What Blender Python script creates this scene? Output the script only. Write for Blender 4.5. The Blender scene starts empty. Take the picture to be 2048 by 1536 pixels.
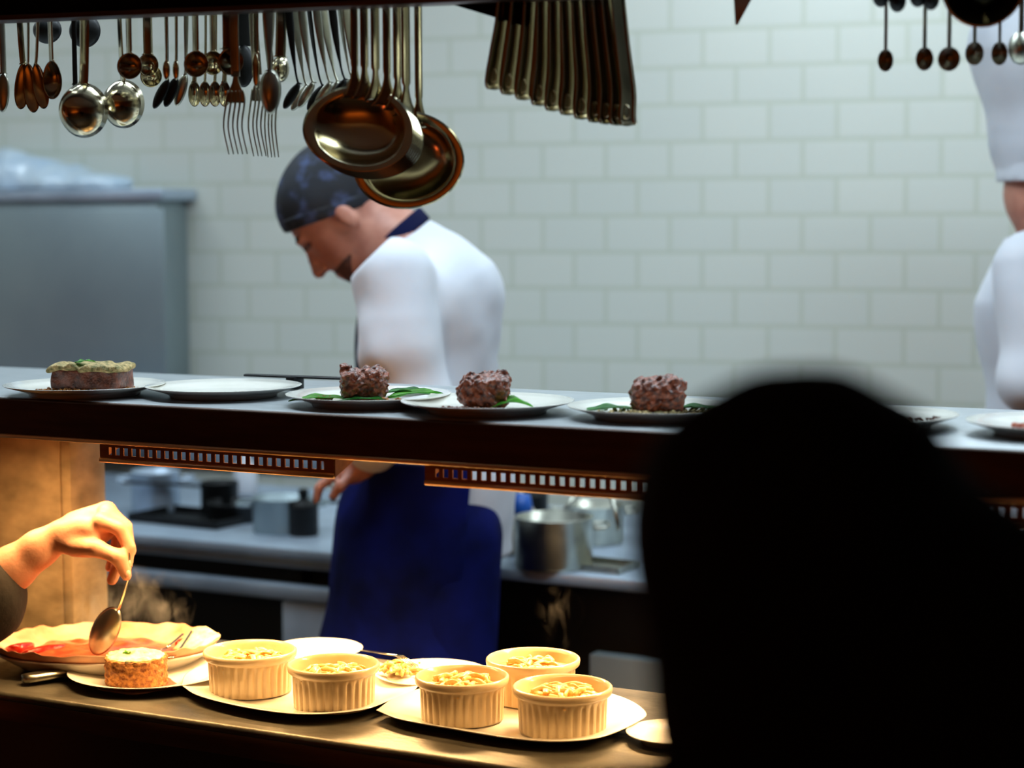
import bpy, bmesh, math, random
import numpy as np
from mathutils import Vector, Matrix, Euler
PI = math.pi
rnd = random.Random(7)
# ------------------------------------------------------------------ camera, world, exposure
F_PX, CX, CY, HOR = 3900.0, 1024.0, 768.0, 430.0
YAW, ROLL, EYE = math.radians(28.2), 0.005, 1.61
PIT = math.atan((CY-HOR)/F_PX)
R0 = Vector((math.cos(YAW), math.sin(YAW), 0)); F0 = Vector((-math.sin(YAW), math.cos(YAW), 0)); ZU = Vector((0,0,1))
CF = (F0*math.cos(PIT) - ZU*math.sin(PIT)).normalized()
CU0 = R0.cross(CF).normalized()
CR = (R0*math.cos(ROLL) - CU0*math.sin(ROLL)).normalized(); CU = CR.cross(CF).normalized()
CAM = Vector((0,0,EYE))
scene = bpy.context.scene
COL = scene.collection
cd = bpy.data.cameras.new('camera'); cam = bpy.data.objects.new('camera', cd); COL.objects.link(cam)
cam.matrix_world = Matrix.Translation(CAM) @ Matrix((CR, CU, -CF)).transposed().to_4x4()
cd.sensor_width = 36; cd.lens = 36*F_PX/2048; cd.clip_start = .02
cd.dof.use_dof = True; cd.dof.focus_distance = 2.76; cd.dof.aperture_fstop = 2.7
scene.camera = cam
scene.view_settings.view_transform = 'Standard'; scene.view_settings.look = 'None'
scene.view_settings.gamma = 1; scene.view_settings.exposure = 0.0; scene.view_settings.use_curve_mapping = False
w = bpy.data.worlds.new('world'); scene.world = w; w.use_nodes = True
w.node_tree.nodes['Background'].inputs[0].default_value = (.5,.6,.8,1); w.node_tree.nodes['Background'].inputs[1].default_value = 0.002
scene.cycles.use_denoising = True
scene.cycles.max_bounces = 8; scene.cycles.sample_clamp_indirect = 4; scene.cycles.caustics_reflective = False; scene.cycles.caustics_refractive = False

def ray(px, py): return (CF + CR*((px-CX)/F_PX) - CU*((py-CY)/F_PX))
def PZ(px, py, z):
    d = ray(px,py); return CAM + d*((z-EYE)/d.z)
def PN(px, py, p0, n):
    d = ray(px,py); return CAM + d*((p0-CAM).dot(n)/d.dot(n))
def PD(px, py, dep):
    d = ray(px,py); return CAM + d*(dep/d.dot(F0))
def depth(p): return (p-CAM).dot(F0)
def pm(p): return depth(p)/F_PX            # metres per pixel at p

# lights ------------------------------------------------------------
def area(name, loc, sx, sy, power, col, target=None, spread=None):
    l = bpy.data.lights.new(name, 'AREA'); l.shape = 'RECTANGLE'; l.size = sx; l.size_y = sy; l.energy = power; l.color = col
    if spread: l.spread = spread
    o = bpy.data.objects.new(name, l); COL.objects.link(o); o.location = loc
    if target is not None: o.rotation_euler = (Vector(target)-Vector(loc)).to_track_quat('-Z','Y').to_euler()
    return o
COOL = (.72,.89,1.0); WARM = (1.0,.58,.23)
K_POW, HEAT_POW = 27, 11.0
KL = [(-3.3,3.0),(-1.75,2.62),(-0.1,2.75),(-1.3,4.2)]
for i,(x,y) in enumerate(KL):
    area('kitchen_ceiling_lamp', (x,y,2.84), 1.2, .5, K_POW*(.5,1,1,.45)[i], COOL)
# added warm light on unseen dining walls, reflected by utensils; red lamp at left
area('added_wall_glow', (-.6,-1.9,.25), 3.0,.3, 24, (1,.50,.16), (-.6,-2.6,.7))
area('added_wall_glow', (-3.9,.2,.25), .3,1.6, 8, (1,.46,.14), (-4.6,.2,.7))
area('dining_candle_light', (-3.3,.9,.6), .25,.25, 1.0, (1,.16,.04), (-2.2,2.1,.9))

# ------------------------------------------------------------------ materials
def lin(c):
    return tuple(((v/255)/12.92 if v/255 <= .04045 else ((v/255+.055)/1.055)**2.4) for v in c)
MATS = {}
def mat(name, col, rough=.5, metal=0., col2=None, scale=30, bump=0., bscale=None, stretch=None, coat=0., sss=0., detail=4, thresh=(.35,.65), spec=None, sheen=0.):
    m = bpy.data.materials.new(name); m.use_nodes = True; nt = m.node_tree; b = nt.nodes['Principled BSDF']
    c1 = lin(col)+(1,); c2 = lin(col2)+(1,) if col2 else tuple(v*.86 for v in c1[:3])+(1,)
    tc = nt.nodes.new('ShaderNodeTexCoord'); mp = nt.nodes.new('ShaderNodeMapping')
    nt.links.new(tc.outputs['Object'], mp.inputs[0])
    if stretch: mp.inputs['Scale'].default_value = stretch
    n = nt.nodes.new('ShaderNodeTexNoise'); n.inputs['Scale'].default_value = scale; n.inputs['Detail'].default_value = detail
    nt.links.new(mp.outputs[0], n.inputs['Vector'])
    r = nt.nodes.new('ShaderNodeValToRGB'); r.color_ramp.elements[0].position = thresh[0]; r.color_ramp.elements[1].position = thresh[1]
    r.color_ramp.elements[0].color = c2; r.color_ramp.elements[1].color = c1
    nt.links.new(n.outputs['Fac'], r.inputs[0]); nt.links.new(r.outputs[0], b.inputs['Base Color'])
    b.inputs['Roughness'].default_value = rough; b.inputs['Metallic'].default_value = metal
    b.inputs['Coat Weight'].default_value = coat
    if spec is not None: b.inputs['Specular IOR Level'].default_value = spec
    if sss: b.inputs['Subsurface Weight'].default_value = sss; b.inputs['Subsurface Radius'].default_value = (.01,.004,.002)
    if sheen: b.inputs['Sheen Weight'].default_value = sheen
    if bump:
        n2 = nt.nodes.new('ShaderNodeTexNoise'); n2.inputs['Scale'].default_value = bscale or scale*3; n2.inputs['Detail'].default_value = 3
        nt.links.new(mp.outputs[0], n2.inputs['Vector'])
        bp = nt.nodes.new('ShaderNodeBump'); bp.inputs['Strength'].default_value = bump; bp.inputs['Distance'].default_value = .003
        nt.links.new(n2.outputs['Fac'], bp.inputs['Height']); nt.links.new(bp.outputs[0], b.inputs['Normal'])
    return m
def emis(name, col, s):
    m = bpy.data.materials.new(name); m.use_nodes = True; b = m.node_tree.nodes['Principled BSDF']
    b.inputs['Base Color'].default_value = (.8,.8,.8,1); b.inputs['Emission Color'].default_value = col+(1,); b.inputs['Emission Strength'].default_value = s
    return m
def tile_mat():
    m = bpy.data.materials.new('glazed_wall_tile'); m.use_nodes = True; nt = m.node_tree; b = nt.nodes['Principled BSDF']
    tc = nt.nodes.new('ShaderNodeTexCoord'); br = nt.nodes.new('ShaderNodeTexBrick')
    sp = nt.nodes.new('ShaderNodeSeparateXYZ'); cb = nt.nodes.new('ShaderNodeCombineXYZ')
    nt.links.new(tc.outputs['Object'], sp.inputs[0]); nt.links.new(sp.outputs[0], cb.inputs[0]); nt.links.new(sp.outputs[2], cb.inputs[1])
    nt.links.new(cb.outputs[0], br.inputs['Vector'])
    br.inputs['Color1'].default_value = lin((214,217,208))+(1,); br.inputs['Color2'].default_value = lin((210,214,206))+(1,)
    br.inputs['Mortar'].default_value = lin((199,204,190))+(1,)
    br.inputs['Scale'].default_value = 1; br.inputs['Mortar Size'].default_value = .006; br.inputs['Mortar Smooth'].default_value = .1
    br.inputs['Brick Width'].default_value = .172; br.inputs['Row Height'].default_value = .0945; br.offset = .5
    nt.links.new(br.outputs['Color'], b.inputs['Base Color'])
    b.inputs['Roughness'].default_value = .35
    bp = nt.nodes.new('ShaderNodeBump'); bp.inputs['Strength'].default_value = .4; bp.inputs['Distance'].default_value = .002; bp.invert = True
    nt.links.new(br.outputs['Fac'], bp.inputs['Height']); nt.links.new(bp.outputs[0], b.inputs['Normal'])
    return m
M = dict(
 tile=tile_mat(),
 steel=mat('polished_steel', (205,195,165), .16, 1, (190,182,158), 12),
 steel_dull=mat('worn_steel', (190,190,175), .33, 1, (160,160,150), 25),
 brush=mat('brushed_steel', (158,172,176), .5, .8, (146,160,166), 3, .05, 60),
 brushm=mat('range_steel', (196,212,230), .40, .6, (168,184,202), 6, .1, 50),
 shelf=mat('shelf_steel', (184,190,194), .36, .6, (160,168,172), 14, .1, 90, (1,8,1)),
 fascia=mat('dark_bronze_steel', (74,44,22), .5, .3, (58,32,15), 10, .06, 80, (1,8,8)),
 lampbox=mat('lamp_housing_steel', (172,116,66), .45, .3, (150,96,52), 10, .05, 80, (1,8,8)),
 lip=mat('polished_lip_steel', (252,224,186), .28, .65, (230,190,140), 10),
 counter=mat('worn_counter_steel', (106,103,92), .40, .55, (68,66,57), 9, .25, 70, (1,1.6,1)),
 blackm=mat('black_beam', (6,5,5), .8, 0, (4,3,3), 10, spec=.1),
 edge=mat('beam_lip_steel', (84,70,66), .4, 1, (100,80,70), 10),
 stone=mat('mottled_plaster', (184,160,124), .75, 0, (124,106,78), 14, .35, 40, (1,1,1.6), thresh=(.3,.7)),
 dark=mat('painted_shade_black', (14,15,16), .7, 0, (9,10,11), 10),  # near-black colour stands in for shade in openings and recesses
 iron=mat('black_iron', (26,28,30), .5, .5, (16,17,18), 20),
 china=mat('white_glazed_china', (232,230,222), .12, 0, (224,222,212), 20, coat=.4),
 ceramic=mat('cream_ramekin_glaze', (214,194,158), .22, 0, (202,180,142), 30, coat=.3),
 meat=mat('browned_meat', (150,72,38), .34, 0, (72,28,13), 160, .6, 420, coat=.25, thresh=(.38,.62)),
 terrine=mat('braised_meat_side', (126,70,50), .45, 0, (70,34,22), 110, .6, 300, coat=.2),
 crust=mat('toasted_crumb_crust', (196,132,62), .7, 0, (122,66,24), 140, .8, 330),
 herb=mat('herb_crumb_topping', (196,168,112), .7, 0, (104,100,50), 150, .9, 300),
 crumb=mat('golden_crumbs', (176,120,56), .7, 0, (120,70,26), 150, .5, 300),
 leaf=mat('green_leaf', (112,196,58), .35, 0, (64,140,40), 50, .5, 120, (1,4,1), coat=.2),
 leafd=mat('dark_green_leaf', (78,156,70), .4, 0, (44,108,50), 50, .5, 120, (1,4,1)),
 noodle=mat('pale_noodle', (244,220,150), .4, 0, (230,180,96), 60, .3, coat=.3),
 cream=mat('whipped_topping', (240,230,196), .45, 0, (228,204,140), 90, .5, sss=.1),
 broth=mat('cheese_sauce', (232,196,120), .3, 0, (206,150,74), 60, .3, coat=.4),
 sauce=mat('tomato_sauce', (200,104,60), .3, 0, (160,58,30), 50, .6, 120, coat=.4),
 pepper=mat('roasted_red_pepper', (204,40,20), .25, 0, (160,22,12), 60, .4, coat=.5),
 paper=mat('reflection_tinted_parchment', (238,196,160), .6, 0, (216,140,100), 16, .5, 50),  # peach tones paint reflected colour into the pale paper
 jus=mat('brown_gravy', (120,60,20), .2, 0, (84,36,12), 60, .2, coat=.5),
 skin=mat('skin', (206,152,124), .5, 0, (192,134,106), 25, .12, 200, sss=.12),
 skinb=mat('tanned_skin', (188,132,112), .5, 0, (164,106,88), 25, .12, 200, sss=.08),
 nail=mat('fingernail', (232,180,156), .3, 0, (226,170,146), 60),
 white=mat('white_chef_cotton', (203,206,214), .9, 0, (194,198,208), 7, .35, 22, sheen=.2),
 hatw=mat('pale_hat_cotton', (206,210,216), .9, 0, (190,196,206), 7, .3, 22),
 navy=mat('navy_apron_cotton', (5,15,84), .9, 0, (2,7,48), 9, .5, 26, spec=.12),
 navyd=mat('dark_navy_cotton', (12,18,58), .85, 0, (8,12,36), 9, .4, 26, spec=.12),
 cap=mat('patterned_navy_cap', (62,78,120), .8, 0, (12,18,28), 22, .3, thresh=(.5,.72)),
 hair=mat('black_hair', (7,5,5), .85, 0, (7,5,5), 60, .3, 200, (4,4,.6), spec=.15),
 beard=mat('dark_stubble', (92,62,54), .9, 0, (64,42,36), 90, .3, 300),
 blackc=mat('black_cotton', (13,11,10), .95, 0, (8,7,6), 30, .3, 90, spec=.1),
 brownc=mat('dark_brown_cotton', (19,12,7), .95, 0, (11,7,4), 30, .4, 90),
 lips=mat('lips', (150,86,78), .5, 0, (136,74,66), 40),
 plastic=mat('clear_plastic_wrap', (214,232,246), .3, 0, (186,210,232), 18, .6, 30, coat=.5),
 blue=mat('blue_plastic', (30,96,190), .4, 0, (24,80,170), 20),
 board=mat('pale_board', (206,200,186), .6, 0, (190,184,170), 20),
 floor=mat('dark_floor_tile', (60,58,56), .5, 0, (48,46,44), 4),
 ceil=mat('matt_ceiling_paint', (225,226,224), .9, 0, (216,218,216), 3),
 dine=mat('amber_dining_wall', (168,104,44), .9, 0, (140,80,30), 3),
 tube=emis('heat_tube_glow', (1,.5,.16), 9),
 diffuser=emis('ceiling_diffuser_glow', (.86,.94,1.0), 3),
)
# ------------------------------------------------------------------ object helpers
def obj(name, data, m=None, parent=None, smooth=True, loc=None):
    """data: bmesh or (verts, faces)"""
    me = bpy.data.meshes.new(name)
    if isinstance(data, bmesh.types.BMesh): bmesh.ops.recalc_face_normals(data, faces=data.faces); data.to_mesh(me); data.free()
    else: me.from_pydata(*([list(map(tuple,data[0])), [], list(map(tuple,data[1]))]))
    me.update()
    if smooth:
        me.shade_smooth()
        if not (isinstance(smooth,str)):
            try: me.set_sharp_from_angle(angle=math.radians(38))
            except Exception: pass
    o = bpy.data.objects.new(name, me); COL.objects.link(o)
    if m is not None: me.materials.append(M[m] if isinstance(m,str) else m)
    if parent is not None: o.parent = parent
    if loc is not None: o.location = loc
    return o
def tag(o, label, cat, group=None, kind=None):
    o['label'] = label; o['category'] = cat
    if group: o['group'] = group
    if kind: o['kind'] = kind
    return o
def thing(name, label, cat, loc=(0,0,0), rz=0., group=None):
    o = bpy.data.objects.new(name, None); COL.objects.link(o); o.empty_display_size = .02
    o.location = loc; o.rotation_euler = (0,0,rz); return tag(o, label, cat, group)
def dup(root, loc, rz=None, label=None):
    r = root.copy(); COL.objects.link(r); r.location = loc
    if rz is not None: r.rotation_euler = (0,0,rz)
    if label: r['label'] = label
    for ch in list(root.children):
        c = ch.copy(); COL.objects.link(c); c.parent = r
        for g in ch.children:
            d = g.copy(); COL.objects.link(d); d.parent = c
    return r
def struct(name, data, m, **k):
    o = obj(name, data, m, **k); o['kind'] = 'structure'; return o
def box(bm, lo, hi, bev=0., seg=2, mtx=None):
    r = bmesh.ops.create_cube(bm, size=1)
    vs = r['verts']
    for v in vs: v.co = Vector(((v.co.x+.5)*(hi[0]-lo[0])+lo[0], (v.co.y+.5)*(hi[1]-lo[1])+lo[1], (v.co.z+.5)*(hi[2]-lo[2])+lo[2]))
    if bev:
        es = list({e for v in vs for e in v.link_edges})
        rr = bmesh.ops.bevel(bm, geom=es, offset=bev, segments=seg, affect='EDGES', profile=.5); vs = list({v for f in rr['faces'] for v in f.verts} | {v for v in vs if v.is_valid})
    if mtx is not None:
        for v in vs: v.co = mtx @ v.co
    return bm
def bx(lo, hi, bev=0., seg=2):
    return box(bmesh.new(), lo, hi, bev, seg)
def lathe(prof, n=48, wav=None):
    """prof [(r,z)]; wav(theta, i, r, z)->(r,z)"""
    V, Fc = [], []
    for i,(r,z) in enumerate(prof):
        for k in range(n):
            t = 2*PI*k/n; rr, zz = (r,z) if wav is None else wav(t,i,r,z)
            V.append((rr*math.cos(t), rr*math.sin(t), zz))
    for i in range(len(prof)-1):
        for k in range(n):
            a=i*n+k; b=i*n+(k+1)%n; Fc.append((a,b,b+n,a+n))
    if prof[0][0] > 0: Fc.append(tuple(range(n))[::-1])
    if prof[-1][0] > 0: Fc.append(tuple(range((len(prof)-1)*n, len(prof)*n)))
    bm = bmesh.new(); vs = [bm.verts.new(v) for v in V]
    for f in Fc:
        try: bm.faces.new([vs[i] for i in f])
        except ValueError: pass
    bmesh.ops.remove_doubles(bm, verts=bm.verts, dist=1e-6)
    return bm
def sweep(path, wid, thk, wdir=Vector((1,0,0)), n=10, bm=None):
    """rounded ribbon along path; wid/thk lists or numbers (full sizes)"""
    bm = bm or bmesh.new(); P = [Vector(p) for p in path]; N = len(P)
    gw = (lambda i: wid[i]) if hasattr(wid,'__len__') else (lambda i: wid); gt = (lambda i: thk[i]) if hasattr(thk,'__len__') else (lambda i: thk)
    rings = []
    for i in range(N):
        t = (P[min(i+1,N-1)]-P[max(i-1,0)]).normalized()
        b = t.cross(wdir)
        if b.length < 1e-4: b = t.cross(Vector((0,1,0)))
        b.normalize(); a = b.cross(t).normalized()
        ring = []
        for k in range(n):
            th = 2*PI*k/n; c, s = math.cos(th), math.sin(th)
            c = math.copysign(abs(c)**.6, c); s = math.copysign(abs(s)**.6, s)
            ring.append(bm.verts.new(P[i] + a*(c*gw(i)/2) + b*(s*gt(i)/2)))
        rings.append(ring)
    for i in range(N-1):
        for k in range(n): bm.faces.new((rings[i][k], rings[i][(k+1)%n], rings[i+1][(k+1)%n], rings[i+1][k]))
    bm.faces.new(rings[0][::-1]); bm.faces.new(rings[-1])
    return bm
def tube(path, r, n=10, bm=None):
    d = [2*x for x in r] if hasattr(r,'__len__') else 2*r
    bm = bm or bmesh.new(); P = [Vector(p) for p in path]; N=len(P)
    t0=(P[1]-P[0]).normalized(); a = t0.orthogonal().normalized(); rings=[]
    for i in range(N):
        t=(P[min(i+1,N-1)]-P[max(i-1,0)]).normalized(); a=(a-t*a.dot(t)).normalized(); b=t.cross(a)
        rr = (d[i] if hasattr(d,'__len__') else d)/2
        rings.append([bm.verts.new(P[i]+a*(math.cos(2*PI*k/n)*rr)+b*(math.sin(2*PI*k/n)*rr)) for k in range(n)])
    for i in range(N-1):
        for k in range(n): bm.faces.new((rings[i][k], rings[i][(k+1)%n], rings[i+1][(k+1)%n], rings[i+1][k]))
    bm.faces.new(rings[0][::-1]); bm.faces.new(rings[-1]); return bm
def curve_pts(pts, n=6):
    """Catmull-Rom through pts"""
    P=[Vector(p) for p in pts]; P=[P[0]*2-P[1]]+P+[P[-1]*2-P[-2]]; out=[]
    for i in range(1,len(P)-2):
        for j in range(n):
            t=j/n; a,b,c,d=P[i-1],P[i],P[i+1],P[i+2]
            out.append(.5*((2*b)+(c-a)*t+(2*a-5*b+4*c-d)*t*t+(3*b-a-3*c+d)*t**3))
    out.append(P[-2]); return out
# ---- smooth solids from distance fields (surface nets)
def surface_net(V, lo, h):
    V = V.astype(np.float32); ins = V < 0
    nx,ny,nz = V.shape; acc = np.zeros((nx-1,ny-1,nz-1,3)); cnt = np.zeros((nx-1,ny-1,nz-1))
    G = np.stack(np.meshgrid(np.arange(nx),np.arange(ny),np.arange(nz),indexing='ij'),-1).astype(np.float32)
    for ax in range(3):
        s0=[slice(None)]*3; s1=[slice(None)]*3; s0[ax]=slice(0,-1); s1[ax]=slice(1,None)
        a,b = V[tuple(s0)],V[tuple(s1)]; cr = (a<0)!=(b<0)
        t = np.where(cr, a/np.where(np.abs(a-b)<1e-12,1,a-b), 0); pt = G[tuple(s0)].copy(); pt[...,ax]+=t
        o1,o2 = [x for x in range(3) if x!=ax]
        for d1 in (0,1):
            for d2 in (0,1):
                sl=[slice(None)]*3
                sl[o1]=slice(d1, d1+V.shape[o1]-1); sl[o2]=slice(d2, d2+V.shape[o2]-1)
                c = cr[tuple(sl)]; acc += pt[tuple(sl)]*c[...,None]; cnt += c
    act = cnt>0; idx = -np.ones(act.shape,int); idx[act]=np.arange(act.sum())
    verts = acc[act]/cnt[act][:,None]*h + np.array(lo)
    faces=[]
    for ax in range(3):
        s0=[slice(None)]*3; s1=[slice(None)]*3; s0[ax]=slice(0,-1); s1[ax]=slice(1,None)
        a,b = ins[tuple(s0)],ins[tuple(s1)]; o1,o2=(ax+1)%3,(ax+2)%3
        cr = a!=b; I = np.argwhere(cr); I = I[(I[:,o1]>0)&(I[:,o2]>0)&(I[:,o1]<V.shape[o1]-1)&(I[:,o2]<V.shape[o2]-1)]
        if len(I)==0: continue
        fl = a[I[:,0],I[:,1],I[:,2]]
        def g(da,db):
            J=I.copy(); J[:,o1]-=da; J[:,o2]-=db; return idx[J[:,0],J[:,1],J[:,2]]
        q = np.stack([g(1,1),g(0,1),g(0,0),g(1,0)],1); q[~fl]=q[~fl][:,::-1]; faces.append(q)
    return verts, np.concatenate(faces)
class SDF:
    def __init__(s): s.ops=[]; s.lo=np.full(3,1e9); s.hi=np.full(3,-1e9)
    def _b(s,c,r): s.lo=np.minimum(s.lo,np.array(c)-r); s.hi=np.maximum(s.hi,np.array(c)+r)
    def ell(s,c,r,rot=None,k=.0):
        c=np.array(c,float); r=np.array(r,float); Rm=None if rot is None else np.array(Euler(rot).to_matrix())
        def f(P):
            q=P-c
            if Rm is not None: q=q@Rm
            k0=np.linalg.norm(q/r,axis=-1); k1=np.linalg.norm(q/(r*r),axis=-1)+1e-9; return k0*(k0-1)/k1
        s.ops.append((f,k,'u')); s._b(c,r.max()); return s
    def cap(s,a,b,ra,rb,k=.0,sq=None):
        a=np.array(a,float); b=np.array(b,float)
        def f(P):
            pa=P-a; ba=b-a; h=np.clip((pa@ba)/(ba@ba),0,1); q=pa-h[...,None]*ba
            return np.linalg.norm(q,axis=-1)-(ra+(rb-ra)*h)
        s.ops.append((f,k,'u')); s._b(a,ra); s._b(b,rb); return s
    def chain(s,pts,rs,k=.0):
        for i in range(len(pts)-1): s.cap(pts[i],pts[i+1],rs[i],rs[i+1],k)
        return s
    def box(s,c,hf,r=.005,rot=None,k=0.,op='u'):
        c=np.array(c,float); hf=np.array(hf,float); Rm=None if rot is None else np.array(Euler(rot).to_matrix())
        def f(P):
            q=P-c
            if Rm is not None: q=q@Rm
            q=np.abs(q)-hf+r; return np.linalg.norm(np.maximum(q,0),axis=-1)+np.minimum(q.max(-1),0)-r
        s.ops.append((f,k,op))
        if op=='u': s._b(c,np.linalg.norm(hf))
        return s
    def cut(s,f): s.ops.append((f,0,'i')); return s       # intersect with f<0
    def off(s,f): s.ops.append((f,0,'d')); return s       # displacement
    def ev(s,P):
        D=None
        for f,k,op in s.ops:
            d=f(P)
            if D is None: D=d; continue
            if op=='u':
                if k>0: h=np.clip(.5+.5*(D-d)/k,0,1); D=D+(d-D)*h-k*h*(1-h)
                else: D=np.minimum(D,d)
            elif op=='i': D=np.maximum(D,d)
            elif op=='s': D=np.maximum(D,-d)
            elif op=='d': D=D+d
        return D
    def mesh(s,h,pad=3):
        lo=s.lo-pad*h; n=np.ceil((s.hi+pad*h-lo)/h).astype(int)+1
        ax=[lo[i]+h*np.arange(n[i]) for i in range(3)]
        P=np.stack(np.meshgrid(*ax,indexing='ij'),-1)
        V=np.concatenate([s.ev(P[i:i+16]) for i in range(0,len(P),16)])
        V[0]=V[-1]=1e-3+abs(h); V[:,0]=V[:,-1]=h; V[:,:,0]=V[:,:,-1]=h
        return surface_net(V,lo,h)
def half(p,n):
    p=np.array(p,float); n=np.array(n,float); n/=np.linalg.norm(n); return lambda P:(P-p)@n
def wob(amp,fr,seed=0):
    r=np.random.RandomState(seed); ks=r.normal(size=(9,3)); ks/=np.linalg.norm(ks,axis=1)[:,None]; ks*=fr*(.6+r.rand(9,1)*.9); ph=r.rand(9)*6.28
    return lambda P: amp*sum(np.sin(P@ks[i]+ph[i]) for i in range(9))/3
def sobj(name,sdf,h,m,parent=None,loc=None):
    return obj(name,sdf.mesh(h),m,parent,smooth='all',loc=loc)

# ------------------------------------------------------------------ main planes
SH_Z, SH_T, CT_T = 1.35, .056, .045
YF = PZ(0,794,SH_Z).y                                # front plane of the pass
CT_Z = PN(0,1384,Vector((0,YF,0)),Vector((0,1,0))).z
RA = math.radians(9.9); DR = Vector((math.cos(RA),math.sin(RA),0)); NR = Vector((-math.sin(RA),math.cos(RA),0))
def XF(px,py,dy=0.): return PN(px,py,Vector((0,YF+dy,0)),Vector((0,1,0)))
# ------------------------------------------------------------------ room shell
W0 = PD(1024,430,5.2)                                # point on the back wall
LW, RW = -4.6, 3.6
H_C = 2.9
def wall_local():
    return bx((-4.5,0,0),(5.5,.12,H_C))
wb = struct('wall_back', wall_local(), 'tile', smooth=False); wb.location=(W0.x,W0.y,0); wb.rotation_euler=(0,0,RA)
struct('floor', bx((LW-.5,-2.6,-.1),(RW+.5,7,0)), 'floor', smooth=False)
struct('ceiling', bx((LW-.5,-2.6,H_C),(RW+.5,7,H_C+.1)), 'ceil', smooth=False)
struct('wall_left', bx((LW-.12,YF,0),(LW,6.2,H_C)), 'tile', smooth=False)
struct('wall_right', bx((RW,YF,0),(RW+.12,6.9,H_C)), 'tile', smooth=False)
struct('wall_dining', bx((LW-.12,-2.7,0),(RW+.12,-2.6,H_C)), 'dine', smooth=False)
struct('wall_dining_left', bx((LW-.12,-2.6,0),(LW,YF,H_C)), 'dine', smooth=False)
struct('wall_dining_right', bx((RW,-2.6,0),(RW+.12,YF,H_C)), 'dine', smooth=False)
for i,(x,y) in enumerate(KL):
    t = thing('ceiling_light', 'flat white ceiling light panel above the kitchen', 'ceiling light', (x,y,H_C-.05), 0, 'kitchen ceiling lights')
    bm = bmesh.new()
    for s in (-1,1): box(bm,(-.66,s*.31-.03,0),(.66,s*.31+.03,.05)); box(bm,(s*.63-.03,-.28,0),(s*.63+.03,.28,.05))
    obj('frame', bm, 'ceil', t); obj('diffuser', bx((-.6,-.28,.01),(.6,.28,.03)), 'diffuser', t)

# ------------------------------------------------------------------ overhead beam with utensil rods
B0 = PD(0,42,2.60); BZ = B0.z
def RP(s,o,z): return B0 + DR*s + NR*o + ZU*(z-BZ)      # rail frame: along, away, height
bt = thing('overhead_beam', 'long black overhead beam above the hanging utensils', 'beam', (B0.x,B0.y,BZ), RA)
obj('beam_panel', bx((-2.9,0,.006),(5.6,.03,H_C-BZ)), 'blackm', bt, smooth=False)  # unseen height up to the ceiling, added to block kitchen light
obj('bottom_lip', bx((-2.9,-.004,0),(5.6,.034,.0075),.002), 'edge', bt)['label']='thin steel lip along the bottom edge'
RODZ = BZ+.075
RODS = [.060,.105,.150]
for i,o in enumerate(RODS):
    p = RP(0,o,RODZ)
    r = obj('hanging_rod', tube([(-1.2,0,0),(3.2,0,0)],.004), 'steel_dull'); r.location=p; r.rotation_euler=(0,0,RA)
    for x in (-1.1,.3+.02*i,1.6,3.1): obj('rod_hanger', tube([(x,0,0),(x,0,H_C-RODZ)],.004), 'steel_dull', r)
    tag(r, ['steel hanging rod nearest behind the overhead beam','steel hanging rod in the middle behind the beam','steel hanging rod furthest behind the beam'][i], 'rod', 'utensil hanging rods')

# ------------------------------------------------------------------ utensils
def bowl(W,L,D,sign,power=2.,egg=0.,flange=0.,th=.0012,nr=10,na=36):
    """shell in XZ plane, bulging sign*Y"""
    bm=bmesh.new(); grids=[]
    for side in (0,1):
        g=[]
        for i in range(nr+1):
            rho=i/nr; d=D*(1-rho**power) if not flange else (D*(1-min(rho/.84,1)**power) - (flange*max(0,(rho-.84)/.16)*0))
            row=[]
            for k in range(na):
                t=2*PI*k/na; c,s=math.cos(t),math.sin(t)
                x=W/2*rho*s*(1-egg*c); z=L/2*rho*c
                y=sign*(d + (th if side else 0)*(1 if rho<1 else .0))
                row.append(bm.verts.new((x,y,z)) if i else None)
            if i==0:
                v=bm.verts.new((0,sign*(D+(th if side else 0)),0)); row=[v]*na
            g.append(row)
        grids.append(g)
        for i in range(nr):
            for k in range(na):
                q=[g[i][k],g[i][(k+1)%na],g[i+1][(k+1)%na],g[i+1][k]]
                q=[v for j,v in enumerate(q) if v not in q[:j]]
                if len(q)>=3:
                    try: bm.faces.new(q)
                    except ValueError: pass
    bmesh.ops.remove_doubles(bm,verts=bm.verts,dist=1e-5)
    return bm
def hook_tail(x,y,z):      # loops over a rod at (x, y+.009, z)
    return [(x,y,z-.02),(x,y,z),(x,y+.003,z+.006),(x,y+.009,z+.010),(x,y+.015,z+.006),(x,y+.017,z-.004)]
def item_plane(px,py,rod,extra=0.):
    o = RODS[rod]-.009+extra
    return PN(px,py,RP(0,o,BZ),NR)
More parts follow.
